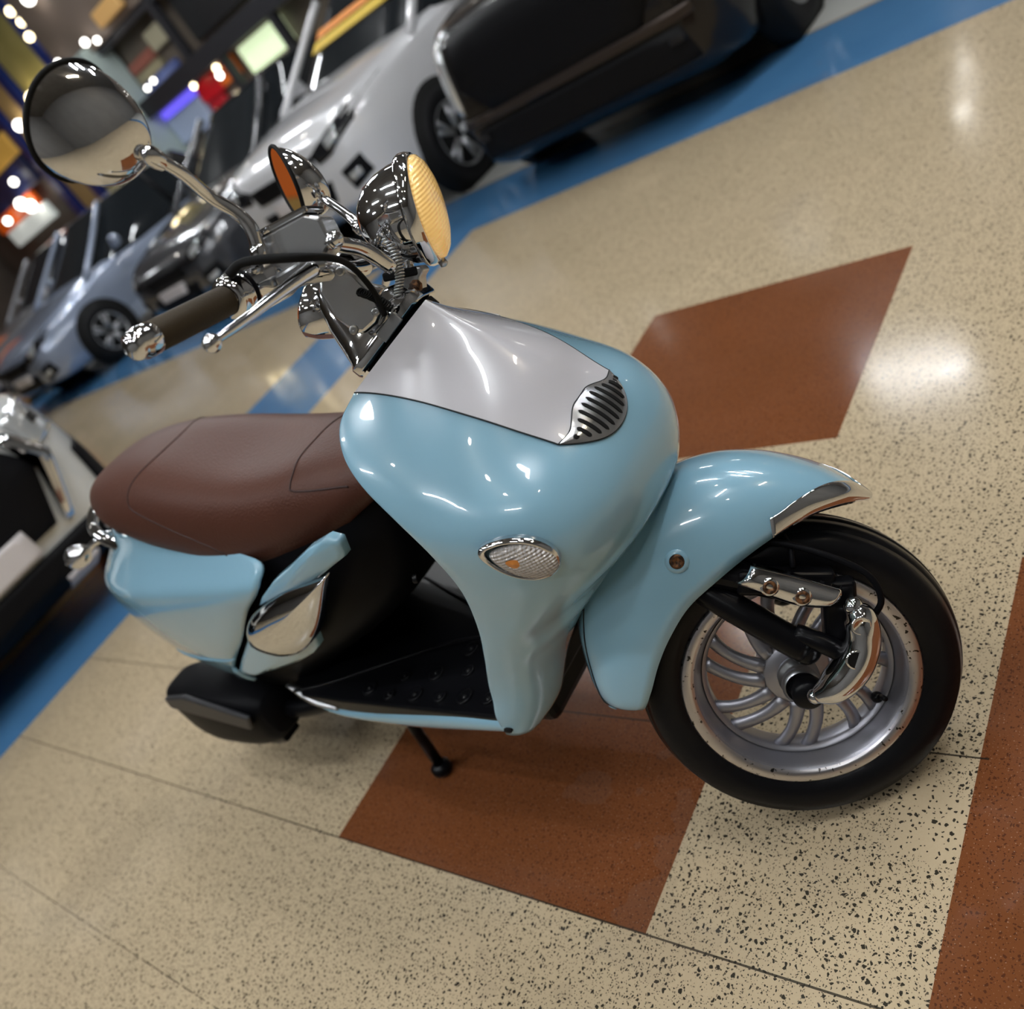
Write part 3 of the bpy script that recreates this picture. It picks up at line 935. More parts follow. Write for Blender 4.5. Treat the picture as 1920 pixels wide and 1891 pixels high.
for (x, z) in ((.0140, .4265), (.0475, .397)):
    sb(G().add(lathe([(.0125, -.004), (.0125, .002), (.0095, .003)], (x, -.1345, z), (0, -1, .1), 20)), 'washer', M_CHROME, cv)
    sb(G().add(lathe([(.009, .002), (.009, .004), (.005, .0045), (.004, .002), (.0005, .002)], (x, -.1345, z), (0, -1, .1), 20)), 'bolt', M_RUST, cv)
LK = path([(.103, -.128, .356), (.105, -.130, .338), (.097, -.131, .306), (.074, -.131, .277), (.040, -.129, .255), (.012, -.126, .248)], 30)
lk = sb(G().add(tube(LK, [.016, .0290, .0315, .0335, .0290, .013], 20, flat=.75)).add(ball(LK[0], .0135, 14, 8)).add(ball(LK[-1], .011, 14, 8)), 'fork_link', M_CHROME, props={'label': 'curved chrome fork link'})
sb(G().add(lathe([(.0125, -.001), (.0125, .0022), (.0105, .0026), (.0100, .0012), (.0005, .0010)], (.1010, -.1560, .341), (.05, -1, .08), 22)), 'cap', M_CHROME, lk)
sb(G().add(lathe([(.0135, -.001), (.0130, .0020), (.0110, .0024)], (.0785, -.1595, .299), (.1, -1, .05), 22)), 'hole_rim', M_CHROME, lk)
sb(G().add(lathe([(.0112, .0014), (.0005, .0014)], (.0785, -.1595, .299), (.1, -1, .05), 22)), 'hole', M_MATTE, lk)
sb(G().add(tube([(.020, -.10, .335), (.060, -.115, .30), (.075, -.11, .262), (.03, -.10, .23)], .014, 12, 16)), 'link_arm', M_BLACKM)
sb(G().add(tube([(-.03, -.062, .470), (.03, -.075, .466), (.09, -.095, .430), (.135, -.110, .385), (.140, -.115, .345), (.118, -.112, .320)], .0045, 10, 30)), 'brake_hose', M_BLACK)
sb(G().add(tube([(.058, -.05, .453), (.060, -.08, .445), (.052, -.10, .425)], .004, 8)), 'hose_clip', M_BLACK)
# steering column inside the apron
G().add(tube([(-.155, 0, .53), (-.318, 0, .92)], .028, 20)).build('steering_column', M_BLACKM, S)

# --- handlebar
HB = [(-.425, -.230, 1.052), (-.385, -.168, 1.051), (-.358, -.11, 1.045), (-.337, -.05, 1.036), (-.335, 0, 1.034)]
HB = HB + [(x, -y, z) for x, y, z in HB[-2::-1]]
hb = sb(G().add(tube(HB, .0125, 16, 40)), 'handlebar', M_CHROME)
for sd in (-1, 1):
    def m_(p, sd=sd): return (p[0], p[1] * -sd, p[2])
    a, b_ = V(m_((-.426, -.232, 1.052))), V(m_((-.474, -.340, 1.0415)))
    d = (b_ - a).normalized()
    L = (b_ - a).length
    gp = sb(G().add(lathe([(.0165, 0), (.0178, .002), (.0178, L - .002), (.0168, L)], a, d, 32)), 'grip', M_GRIP, hb, props={'label': 'brown rubber grip'})
    sb(G().add(lathe([(.0168, 0), (.0182, .002), (.0182, .018), (.0165, .0215), (.0165, .0235), (.0155, .030), (.010, .035), (.0005, .0365)], b_, d, 32)), 'bar_end', M_CHROME, gp)
    # flange and switch housing
    sb(G().add(lathe([(.018, 0), (.0245, .002), (.0262, .006), (.0255, .012), (.0275, .0135), (.0285, .020)], a, -d, 32)), 'collar', M_CHROME, hb)
    sb(G().add(lathe([(.0285, .020), (.0300, .021), (.0300, .026), (.0285, .027)], a, -d, 32)), 'collar_ring', M_BLACK, hb)
    e_ = a - d * .027
    sb(G().add(lathe([(.0280, 0), (.0290, .004), (.0290, .066), (.0275, .074), (.014, .078)], e_, -d, 32, sy=1.06)), 'switch_housing', M_CHROME, hb, auto=40)
    # lever
    lv = sb(G().add(tube([m_(p) for p in ((-.326, -.200, 1.041), (-.340, -.224, 1.036), (-.365, -.268, 1.026), (-.392, -.318, 1.014), (-.410, -.348, 1.008))], [.0135, .0110, .0085, .0072, .0062], 14, 24, flat=.8)).add(ball(m_((-.412, -.351, 1.007)), .0108, 16, 10)), 'brake_lever', M_CHROME, hb)
    sb(G().add(box(m_((-.345, -.185, 1.047)), (.045, .05, .020), (d.x, d.y, 0), (-d.y, d.x, 0))), 'lever_perch', M_STEEL, hb, smooth=False, bevel=.006)
# master cylinder with lid (right), seen from the outer side
RV = [(-.365, 1.1035), (-.300, 1.1035), (-.284, 1.092), (-.284, 1.060), (-.305, 1.048), (-.352, 1.052), (-.372, 1.076)]
rs = sb(G().add(prism(RV, (-.010, -.182, 0), (1, -.30 * 0, 0), (0, 0, 1), -.058)), 'fluid_reservoir', M_PLATE, hb, smooth=False, bevel=.004)
sb(G().add(box((-.342, -.152, 1.107), (.080, .068, .008), (1, 0, 0.0))), 'reservoir_lid', M_CHROME, rs, smooth=False, bevel=.003)
sb(G().add(lathe([(.009, 0), (.009, .016), (.007, .018), (.0005, .018)], (-.366, -.172, 1.094), (-.9, -.1, .30), 16)), 'lid_knob', M_BLACK, rs)
sb(G().add(lathe([(.008, 0), (.009, .002), (.009, .022), (.006, .024), (.0005, .024)], (-.305, -.170, 1.062), (.80, -.35, .0), 16)).add(lathe([(.011, .006), (.011, .014)], (-.305, -.170, 1.062), (.80, -.35, 0), 6, True, True)), 'hose_fitting', M_CHROME, rs)
# mirrors
def mirror(sd, C, n, tilt, att, stem, a_=.061, b2=.050):
    C, n, att = V(C), V(n).normalized(), V(att)
    e1 = V(tilt)
    e1 = (e1 - n * n.dot(e1)).normalized()
    e2 = n.cross(e1).normalized()
    k = att - C
    apex = C + n * .050 + (k - n * k.dot(n)) * .80
    def P(i, j):
        ph = PI / 2 * i / 12
        th = 2 * PI * j / 48
        r = math.cos(ph) ** .85 if i < 12 else 0.0
        cen = C + (apex - C) * math.sin(ph)
        lean_ = 1 + 0.10 * math.cos(th) ** 3
        return cen + (e1 * (a_ * math.cos(th)) + e2 * (b2 * math.sin(th) * lean_)) * r
    st_ = sb(G().add(tube(stem, [.0088, .0082, .0074, .0072], 14, 40)).add(lathe([(.0105, -.004), (.0115, 0), (.0115, .012), (.009, .016)], stem[0], V(stem[1]) - V(stem[0]), 8, True, True)), 'mirror_stem', M_CHROME, S)
    sh = sb(G().add(grid(P, 12, 48, cv=True)), 'mirror', M_CHROME, S, props={'label': 'chrome-backed round mirror'})
    sb(G().add(tube([P(0, j) for j in range(48)], .0034, 8, closed=True)), 'mirror_rim', M_MATTE, sh)
    sb(G().add(([tuple(P(0, j) - n * .001) for j in range(48)], [tuple(range(48))])), 'mirror_glass', M_MIRROR, sh, smooth=False)
    sb(G().add(lathe([(.0100, -.002), (.0112, .003), (.0105, .012), (.0085, .020)], att, V(stem[-1]) - V(stem[-2]) if False else V(stem[-2]) - V(stem[-1]), 18)).add(ball(att, .0098, 14, 8)), 'ball_joint', M_CHROME, sh)
mirror(-1, (-.457, -.289, 1.279), (.672, -.473, -.475), (-.45, -.33, -.80), (-.408, -.272, 1.219),
       [(-.376, -.200, 1.080), (-.369, -.202, 1.112), (-.374, -.208, 1.136), (-.388, -.222, 1.162), (-.394, -.248, 1.192), (-.405, -.270, 1.216)])
mirror(1, (-.432, .205, 1.216), (.86, .51, -.03), (-.1, 0, 1), (-.392, .190, 1.178),
       [(-.340, .150, 1.095), (-.352, .160, 1.120), (-.375, .178, 1.155), (-.393, .188, 1.178)], .058, .056)

# --- headlamp
HC, HA = V((-.222, 0, 1.066)), V((.985, 0, -.165))
hl = sb(G().add(lathe([(.0005, -.082), (.016, -.080), (.034, -.072), (.050, -.058), (.061, -.038), (.067, -.016), (.0690, 0)], HC, HA, 48)), 'headlamp', M_CHROME)
sb(G().add(lathe([(.0690, -.004), (.0745, -.003), (.0765, .002), (.0760, .010), (.0735, .016), (.0705, .018), (.0690, .014)], HC, HA, 48)), 'headlamp_bezel', M_CHROME, hl)
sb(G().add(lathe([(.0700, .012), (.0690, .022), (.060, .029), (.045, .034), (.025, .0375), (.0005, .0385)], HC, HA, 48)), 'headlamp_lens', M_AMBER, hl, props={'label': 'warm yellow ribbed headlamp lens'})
sb(G().add(prism([(-.290, 1.012), (-.245, .998), (-.243, .990), (-.252, .985), (-.262, .962), (-.280, .962), (-.278, .990)], (0, .020, 0), (1, 0, 0), (0, 0, 1), .045)), 'headlamp_bracket', M_STEEL, hl, smooth=False, bevel=.003)
sb(G().add(box((-.275, 0, 1.000), (.05, .055, .012), (1, 0, -.25))), 'bracket_rubber', M_MATTE, hl, smooth=False, bevel=.003)
sb(G().add(lathe([(.0095, 0), (.0095, .003), (.006, .006), (.0005, .006)], (-.262, -.0255, .976), (0, -1, 0), 8)), 'bracket_bolt', M_RUST, hl)
sb(G().add(lathe([(.006, -.012), (.006, .004), (.004, .006), (.0005, .006)], (-.219, 0, .990), (.3, -.6, -.9), 12)), 'bezel_screw', M_STEEL, hl)

# --- chrome headset under the bars
sa, ca = math.sin(RAKE), math.cos(RAKE)
def hs(l, w, h):               # along the bar base, across, up the steering axis
    o = V((-.320, 0, .928))
    ex = V((ca, 0, sa))
    ez = V((-sa, 0, ca))
    return o + ex * l + V((0, w, 0)) + ez * h
def ring(l0, l1, w, h, n, k):
    out = []
    for j in range(k):
        a = 2 * PI * j / k
        c, s = math.cos(a), math.sin(a)
        out.append(hs((l0 + l1) / 2 + (l1 - l0) / 2 * math.copysign(abs(c) ** (2 / n), c), w * math.copysign(abs(s) ** (2 / n), s), h))
    return out
R_ = [(-.072, .072, .066, 0, 6), (-.074, .074, .068, .004, 6), (-.074, .074, .068, .016, 6), (-.070, .066, .064, .022, 5), (-.066, .045, .055, .045, 3.5), (-.058, .030, .045, .075, 3), (-.045, .020, .034, .105, 2.6), (-.030, .010, .022, .125, 2.4)]
hg = grid(lambda i, j: ring(*R_[i], 40)[j], len(R_) - 1, 40, cv=True)
hg[1].append(tuple(range(40)))
hg[1].append(tuple(range((len(R_) - 1) * 40, len(R_) * 40)))
head = sb(G().add(hg), 'handlebar_shroud', M_CHROME, auto=38)
sb(G().add(lathe([(.052, -.012), (.052, .002)], hs(0, 0, -.004), V((-sa, 0, ca)), 40, True, True, sx=1.25, sy=1.35)), 'base_gasket', M_MATTE, head, smooth=False)
# rounded chrome dome ahead of the bars, right side
def dome(i, j):
    a, b_ = PI / 2 * i / 10, 2 * PI * j / 36
    r = math.cos(a)
    return hs(.022 + .047 * r * math.cos(b_), -.022 + .045 * r * math.sin(b_), .014 + .042 * math.sin(a))
sb(G().add(grid(dome, 10, 36, cv=True)), 'lamp_dome', M_CHROME, head)
GP = [(-.362, 1.040), (-.352, 1.050), (-.328, 1.048), (-.312, 1.022), (-.300, .985), (-.303, .966), (-.318, .954), (-.340, .948), (-.352, .955), (-.368, .985), (-.372, 1.022)]
gp_ = sb(G().add(prism(GP, (0, -.066, 0), (1, 0, 0), (0, 0, 1), .022)), 'side_plate', M_PLATE, head, bevel=.007, smooth=True, props={'label': 'brushed grey side plate'}, auto=30)
for (x, z) in ((-.330, 1.034), (-.311, .968), (-.350, .960)):
    sb(G().add(lathe([(.0062, -.002), (.0062, .002), (.004, .003), (.0005, .0022)], (x, -.0885, z), (0, -1, 0), 14)), 'plate_screw', M_STEEL, gp_)
sb(G().add(lathe([(.008, -.004), (.008, .002), (.005, .004), (.0005, .0032)], hs(.012, -.069, .010), (0, -1, 0), 14)), 'shroud_screw', M_STEEL, head)
sb(G().add(box(hs(.016, -.070, .008), (.040, .006, .018), (ca, 0, sa), (0, 1, 0))), 'shroud_tab', M_STEEL, head, smooth=False, bevel=.002)
# instrument pod behind, cables
pod = sb(G().add(lathe([(.001, -.052), (.022, -.050), (.036, -.036), (.042, -.012), (.044, .006), (.041, .010), (.038, .006)], (-.425, .035, 1.012), (-.80, .15, .55), 32)), 'speedometer', M_CHROME)
sb(G().add(lathe([(.038, .006), (.0005, .006)], (-.425, .035, 1.012), (-.80, .15, .55), 32)), 'dial', M_BLACK, pod)
sb(G().add(tube([(-.407, -.235, 1.075), (-.389, -.236, 1.080), (-.363, -.236, 1.073), (-.325, -.226, 1.057), (-.302, -.190, 1.044), (-.298, -.140, 1.028), (-.297, -.105, .992), (-.302, -.090, .959)], [.0062, .0052, .0060, .0056, .0045, .0040, .0040, .0040], 10, 60)), 'throttle_cable', M_MATTE)
cc = []
for k in range(160):
    f = k / 159
    p = V(cr1([(-.268, -.045, 1.066), (-.262, -.050, 1.030), (-.268, -.052, 1.000), (-.285, -.050, .975)], 3 * f))
    a = f * 2 * PI * 22
    cc.append(p + V((math.cos(a) * .0062, math.sin(a) * .0062, 0)))
sb(G().add(tube(cc, .0017, 6)), 'coiled_cable', M_STEEL)
cc = []
for k in range(110):
    f = k / 109
    p = V(cr1([(-.318, -.092, 1.000), (-.303, -.094, .985), (-.292, -.088, .966)], 2 * f))
    a = f * 2 * PI * 13
    cc.append(p + V((math.cos(a) * .0052, math.sin(a) * .0052 * .6, math.sin(a) * .004)))
sb(G().add(tube(cc, .0016, 6)), 'cable_spring', M_MATTE)
sb(G().add(tube([(-.312, -.12, 1.065), (-.290, -.085, 1.045), (-.272, -.060, 1.010)], [.010, .011, .010], 14, 14)), 'hose_sleeve', M_CHROME)
sb(G().add(tube([(-.275, .02, 1.075), (-.262, .0, 1.045), (-.262, -.010, 1.005), (-.285, -.01, .975)], .007, 12, 24)), 'wiring_loom', M_CHROME)
# ------------------------------------------------------------------ cars parked round the aisle
M_GLASS = mat('dark_car_glass', (0.012, 0.015, 0.018), 0.04, spec=0.8)
M_CARTYRE = mat('car_tyre', (0.008, 0.008, 0.009), 0.6, spec=0.2)
M_CARRIM = mat('car_alloy', (0.42, 0.43, 0.45), 0.35, 0.8)
M_LAMPG = mat('car_lamp_glass', (0.75, 0.78, 0.80), 0.08, 0.6, coat=1.0)
M_LAMPD = mat('car_lamp_dark', (0.012, 0.012, 0.014), 0.25, spec=0.3)
M_GRILLE = mat('car_grille', (0.005, 0.005, 0.006), 0.5, spec=0.12)
M_PLATEW = mat('number_plate_blank', (0.62, 0.58, 0.58), 0.5)
M_STICK = mat('yellow_windscreen_strip', (0.72, 0.48, 0.02), 0.6)
M_STICKO = mat('orange_windscreen_strip', (0.80, 0.26, 0.02), 0.6)

def car_wheel(parent, x, y, r, side):
    w = .105
    t = G().add(lathe([(r * .66, -w * .9), (r * .80, -w), (r * .93, -w * .92), (r, -w * .6), (r, w * .6), (r * .93, w * .92), (r * .80, w), (r * .66, w * .9)], (x, y, r), (1, 0, 0), 40)).build('wheel', M_CARTYRE, parent)
    g = G().add(lathe([(r * .67, side * w * .95), (r * .63, side * w * .98), (r * .60, side * w * .5), (r * .60, -side * w)], (x, y, r), (1, 0, 0), 40))
    g.add(lathe([(.001, side * w * .75), (r * .17, side * w * .72), (r * .18, side * w * .2)], (x, y, r), (1, 0, 0), 20))
    for k in range(5):
        for q in (-1, 1):
            a = 2 * PI * k / 5 + q * .17
            c, s = math.cos(a), math.sin(a)
            g.add(tube([(x + side * w * .66, y + c * r * .12, r + s * r * .12), (x + side * w * .82, y + c * r * .62, r + s * r * .62)], [r * .055, r * .045], 8))
    g.build('rim', M_CARRIM, t)
    G().add(lathe([(.001, side * .02), (r * .6, side * .02)], (x, y, r), (1, 0, 0), 30)).build('brake_backing', M_GRILLE, t)

def sect(st, y, sh=.93, top=.84):
    w, zb, zt = st
    h = zt - zb
    return [(0, zb), (w * .80, zb), (w * .95, zb + .05 * h), (w * .995, zb + .22 * h), (w, zb + .45 * h), (w * .985, zb + .68 * h), (w * sh, zt - .10 * h), (w * top, zt - .02 * h), (w * .45, zt + .012), (0, zt + .018)]

def car(name, label, cat, pos, rotz, paint, suv=False, W=.89, L=4.3, sticker=False, front='sedan', group=None, hatch=False):
    t = thing(name, label, cat, Matrix.Translation((pos[0], pos[1], 0)) @ Matrix.Rotation(rotz, 4, 'Z'), group)
    k = W / .89
    if suv:
        ST_ = [(0, .66, .36, .84), (.05, .76, .30, .95), (.22, .86, .24, 1.02), (.6, .90, .22, 1.07), (1.15, .91, .22, 1.11), (1.8, .91, .22, 1.12), (3.0, .91, .22, 1.13), (4.0, .89, .24, 1.12), (4.3, .84, .30, 1.08), (4.42, .72, .40, .98)]
        ST_ = [(a_, w_, max(.15, z_ - .08), t_) for a_, w_, z_, t_ in ST_]
        base, roof, r = 1.10, 1.72, .365
    else:
        ST_ = [(0, .58, .32, .58), (.05, .70, .25, .66), (.22, .82, .20, .76), (.55, .875, .18, .84), (1.05, .89, .18, .93), (1.8, .89, .18, .96), (2.8, .89, .18, .97), (3.6, .87, .20, .97), (4.05, .80, .26, .92), (4.25, .64, .36, .80)]
        base, roof, r = .93, 1.44, .32
    if hatch:
        ST_ = [(0, .60, .42, .80), (.05, .71, .36, .88), (.22, .83, .28, .97), (.55, .885, .22, 1.03), (1.05, .90, .20, 1.09), (1.8, .90, .20, 1.11), (2.8, .90, .20, 1.12), (3.6, .88, .22, 1.10), (4.05, .80, .30, 1.04), (4.25, .64, .42, .90)]
        base, roof, r = 1.07, 1.58, .345
    ys = [s[0] * L / 4.3 for s in ST_]
    def body(i, j):
        u = (len(ST_) - 1) * i / 45
        st = cr1([s[1:] for s in ST_], u)
        y = cr1(ys, u)
        half = sect((st[0] * k, st[1], st[2]), y)
        pts = half + [(-a, b) for a, b in half[-2:0:-1]]
        a = (len(pts)) * j / 54
        i0 = int(a) % len(pts)
        f = a - int(a)
        p, q = pts[i0], pts[(i0 + 1) % len(pts)]
        return V((lerp(p[0], q[0], f), y, lerp(p[1], q[1], f)))
    bg_ = grid(body, 45, 54, cv=True)
    bg_[1].append(tuple(range(54)))
    bg_[1].append(tuple(range(45 * 54, 46 * 54)))
    b = G().add(bg_).build('body', paint, t)
    bvh = BVHTree.FromPolygons([V(p) for p in bg_[0]], bg_[1])
    # glasshouse as a loft of rounded rectangles, roof on top
    g0 = (1.0, L - .55) if not suv else (1.15, L - .25)
    g1 = (1.95, L - 1.15) if not suv else (1.85, L - .55)
    def ringz(f):
        z = lerp(base - .06, roof, f)
        a_, b_ = lerp(g0[0], g1[0], f ** .92), lerp(g0[1], g1[1], f ** .92)
        w = lerp(.835, .62, f ** 1.15) * k
        return z, a_, b_, w
    def gh(i, j, off=0.0, f0=0.0, f1=1.0):
        z, a_, b_, w = ringz(lerp(f0, f1, i / 10))
        an = 2 * PI * j / 48
        c, s = math.cos(an), math.sin(an)
        n = 5.0
        return V(((w + off) * math.copysign(abs(c) ** (2 / n), c), (a_ + b_) / 2 + ((b_ - a_) / 2 + off) * math.copysign(abs(s) ** (2 / n), s), z))
    G().add(grid(gh, 10, 48, cv=True)).build('windows', M_GLASS, t)
    rg = grid(lambda i, j: (gh(10, j, .012) if i == 0 else (gh(10, j, .0) * lerp(1, .0, (i - 1) / 5) + V((0, (g1[0] + g1[1]) / 2, roof)) * lerp(0, 1, (i - 1) / 5)) + V((0, 0, .05 * math.sin(PI / 2 * (i - 1) / 5)))) , 6, 48, cv=True)
    G().add(rg).build('roof', paint, t)
    for sd in (-1, 1):
        pa = [V((sd * .80 * k, g0[0] + .05, base - .03)), V((sd * .715 * k, lerp(g0[0], g1[0], .55) - .01, lerp(base, roof, .5))), V((sd * .60 * k, g1[0] - .02, roof + .01))]
        G().add(tube(pa, .035, 8, 10)).build('windscreen_pillar', paint, t)
        ym = lerp(g1[0], g1[1], .48)
        G().add(tube([(sd * .845 * k, ym, base - .03), (sd * .63 * k, ym, roof)], .03, 8)).build('door_pillar', M_GRILLE, t)
        G().add(ball((sd * .99 * k, g0[0] + .55, base + .10), .10, 14, 8, (1.0, .6, .75))).add(box((sd * .90 * k, g0[0] + .55, base + .05), (.12, .05, .04))).build('door_mirror', paint, t)
        for yy in (.80, L - .95):
            G().add(lathe([(.001, sd * .004), (r * 1.16, sd * .004), (r * 1.16, -sd * .10)], (sd * .893 * k, yy, r * 1.02), (1, 0, 0), 36)).build('wheel_arch', M_MATTE, t)
            car_wheel(t, sd * (.90 * k - .085), yy, r, sd)
    def patch_on(name, pts, m, d=.02, **kw):
        """quad or polygon pressed onto the nose: pts (x, z); follows the front surface"""
        vs = []
        def fy(x, z):
            for e in (0, .02, .04, .06, .09, .12, .16):
                sx = x - math.copysign(e, x)
                for sz in (z, z - e * .5, z + e * .5):
                    hit = bvh.ray_cast(V((sx, -2, sz)), V((0, 1, 0)))
                    if hit[0] is not None and hit[0].y < 1.2:
                        return hit[0].y
            return .3
        n = len(pts)
        cx_ = sum(p[0] for p in pts) / n
        cz_ = sum(p[1] for p in pts) / n
        rings = []
        for f in (1.0, .96, .7, .4, .05):
            ring_ = []
            for q in range(n):
                for e in range(5):
                    p0, p1 = pts[q], pts[(q + 1) % n]
                    x, z = lerp(p0[0], p1[0], e / 5), lerp(p0[1], p1[1], e / 5)
                    x, z = lerp(cx_, x, f), lerp(cz_, z, f)
                    ring_.append((x, fy(x, z) - (d if f < 1 else -.02), z))
            rings.append(ring_)
        m_ = 5 * n
        vs = [p for r_ in rings for p in r_]
        fs = [(a * m_ + q, (a + 1) * m_ + q, (a + 1) * m_ + (q + 1) % m_, a * m_ + (q + 1) % m_) for a in range(4) for q in range(m_)]
        fs.append(tuple(range(4 * m_, 5 * m_)))
        return mk(name, vs, fs, m, t, **kw)
    patch = patch_on
    mx = lambda pts, sd: [(x * sd, z) for x, z in pts]
    if front == 'suv_white':
        gr_ = patch('grille', [(-.52, .86), (.52, .86), (.62, .70), (.50, .44), (-.50, .44), (-.62, .70)], M_GRILLE, .03)
        patch('number_plate', [(-.10, .53), (.36, .53), (.36, .40), (-.10, .40)], M_PLATEW, .05)
        patch('lower_bumper', [(-.80, .38), (.80, .38), (.86, .17), (-.86, .17)], M_GRILLE, .03)
        patch('skid_trim', [(.34, .255), (.52, .255), (.50, .15), (.36, .15)], M_PLATEW, .06)
        for sd in (-1, 1):
            h = patch('headlamp', mx([(.62, .90), (.86, .94), (.90, .76), (.66, .72)], sd), M_LAMPG, .02)
            patch('lamp_reflector', mx([(.74, .85), (.79, .855), (.79, .81), (.74, .805)], sd), M_LAMPD, .03)
            patch('side_vent', mx([(.78, .62), (.90, .66), (.90, .40), (.76, .44)], sd), M_GRILLE, .02)
            patch('grille_trim', mx([(.54, .88), (.60, .88), (.70, .70), (.56, .42), (.52, .42), (.64, .70)], sd), M_CHROME, .035)
    elif front == 'suv_black':
        patch('grille', [(-.60, .98), (.60, .98), (.66, .70), (.52, .52), (-.52, .52), (-.66, .70)], M_GRILLE, .03)
        patch('lower_bumper', [(-.70, .46), (.70, .46), (.74, .28), (-.74, .28)], M_GRILLE, .03)
        patch('bumper_bar', [(-.78, .53), (.78, .53), (.78, .48), (-.78, .48)], mat('dark_bronze_bar', (0.05, 0.038, 0.032), 0.3, 0.6), .03)
        for sd in (-1, 1):
            patch('headlamp', mx([(.64, 1.00), (.86, .99), (.90, .60), (.72, .56)], sd), M_LAMPG, .02)
            patch('fog_lamp', mx([(.62, .43), (.70, .43), (.70, .39), (.62, .39)], sd), M_LAMPD, .04)
    else:
        up = .19 if hatch else 0.0
        _p = patch_on
        def patch(n_, pts, m, d=.02):
            return _p(n_, [(x, z + up) for x, z in pts], m, d)
        patch('grille', [(-.42, .62), (.42, .62), (.38, .50), (-.38, .50)], M_GRILLE, .02)
        patch('air_intake', [(-.45, .42), (.45, .42), (.38, .27), (-.38, .27)], M_GRILLE, .02)
        patch('number_plate', [(-.24, .47), (.24, .47), (.24, .37), (-.24, .37)], M_PLATEW, .04)
        for sd in (-1, 1):
            h = patch('headlamp', mx([(.40, .62), (.60, .70), (.83, .80), (.80, .66), (.60, .56), (.44, .54)], sd), M_LAMPD, .012)
            patch('lamp_lens', mx([(.58, .66), (.68, .70), (.70, .63), (.60, .60)], sd), M_LAMPG, .02)
            patch('fog_lamp', mx([(.58, .44), (.76, .48), (.78, .34), (.62, .29)], sd), M_GRILLE, .015)
            patch('fog_lens', mx([(.64, .40), (.73, .41), (.73, .36), (.65, .35)], sd), M_LAMPG, .03)
    if sticker:
        for (f0, f1, m, nm) in ((.62, .70, M_STICKO, 'orange_strip'), (.50, .60, M_STICK, 'yellow_strip')):
            vs = grid(lambda i, j: (lambda z, a_, b_, w: V((lerp(-.75, .75, j / 20) * w, a_ - .018 + .05 * abs(lerp(-.75, .75, j / 20)) ** 5, z)))(*ringz(lerp(f0, f1, i / 2))), 2, 20)
            G().add(vs).build(nm, m, t)
    return t

P_BLACK = mat('black_car_paint', (0.010, 0.008, 0.007), 0.22, coat=0.35, spec=0.25)
P_SILV = mat('silver_car_paint', (0.66, 0.66, 0.68), 0.28, 0.05, coat=1.0)
P_DARK = mat('charcoal_car_paint', (0.06, 0.062, 0.07), 0.22, 0.3, coat=1.0)
P_BLUE = mat('silver_car_blue_light', (0.30, 0.35, 0.46), 0.25, 0.35, coat=1.0)  # silver-grey car; bluish light is mixed into its base colour
P_GREY = mat('grey_car_paint', (0.30, 0.30, 0.32), 0.25, 0.35, coat=1.0)
P_WHITE = mat('white_car_paint', (0.62, 0.63, 0.62), 0.25, coat=1.0)
car('car', 'black sport utility car with tall dark grille at the blue band, nearest in the row', 'car', (-2.93, 4.25), 0, P_BLACK, True, .93, 4.6, front='suv_black')
car('car', 'light silver car with yellow strip across its windscreen, beside the black car', 'car', (-5.50, 4.36), 0, P_SILV, False, .93, 4.5, sticker=True, hatch=True)
car('car', 'dark charcoal car between the silver car and the blue-tinted silver-grey car', 'car', (-8.05, 4.55), 0, P_DARK, False, .90, 4.4)
car('car', 'silver-grey car with bluish light put into its colour, left of the charcoal car', 'car', (-11.3, 4.10), 0, P_BLUE, False, .93, 4.5)
car('car', 'grey car at the far left end of the parked row', 'car', (-13.9, 4.7), 0, P_GREY, False, .90, 4.4)
car('car', 'white sport utility car with large black grille behind the scooter seat', 'car', (-4.12, .66), PI / 2, P_WHITE, True, .92, 4.6, front='suv_white')

# ------------------------------------------------------------------ shop front across the back of the hall
YB = 11.9
M_OLIVE = mat('olive_yellow_panel', (0.42, 0.37, 0.13), 0.6)
add_color_noise(M_OLIVE, (0.36, 0.32, 0.11), (0.48, 0.42, 0.16), 0.8)
M_TAN = mat('tan_panel', (0.56, 0.37, 0.15), 0.6)
M_NAVY = mat('navy_post', (0.010, 0.030, 0.20), 0.4)
M_NAVYD = mat('navy_awning', (0.012, 0.022, 0.10), 0.7)
M_PALE = mat('pale_grey_green_column', (0.50, 0.60, 0.57), 0.5)
M_TAUPE = mat('taupe_fascia', (0.19, 0.145, 0.115), 0.7)
add_color_noise(M_TAUPE, (0.17, 0.13, 0.10), (0.21, 0.16, 0.13), 0.6)
M_IRON = mat('dark_frame', (0.022, 0.022, 0.026), 0.5)
def bx(name, x0, x1, y0, y1, z0, z1, m, parent=None, bev=.01):
    return G().add(box(((x0 + x1) / 2, (y0 + y1) / 2, (z0 + z1) / 2), (abs(x1 - x0), abs(y1 - y0), abs(z1 - z0)))).build(name, m, parent, smooth=False, bevel=bev)
sf = thing('shop_partition', 'olive yellow partition framed by navy blue posts at far left', 'partition', Matrix.Translation((-20.5, 12.05, 0)))
def rel(o, *a): return (a[0] - o[0], a[1] - o[0], a[2] - o[1], a[3] - o[1], a[4], a[5])
O = (-20.5, 12.05)
bx('yellow_panel', *rel(O, -20.45, -18.95, 11.98, 12.14, 0, 5.79), M_OLIVE, sf)
bx('tan_panel', *rel(O, -21.75, -20.85, 11.98, 12.14, 0, 5.79), M_TAN, sf)
for x in (-18.75, -20.65, -21.95):
    bx('post', *rel(O, x - .2, x + .1, 11.88, 12.14, 0, 5.79), M_NAVY, sf)
bx('side_panel', *rel(O, -18.64, -18.35, 11.98, 12.14, 0, 5.79), M_TAN, sf)
tag(bx('fascia', -18.3, -8.0, 11.7, 12.15, 3.62, 5.79, M_TAUPE), 'plain taupe fascia above the shop opening', 'fascia')
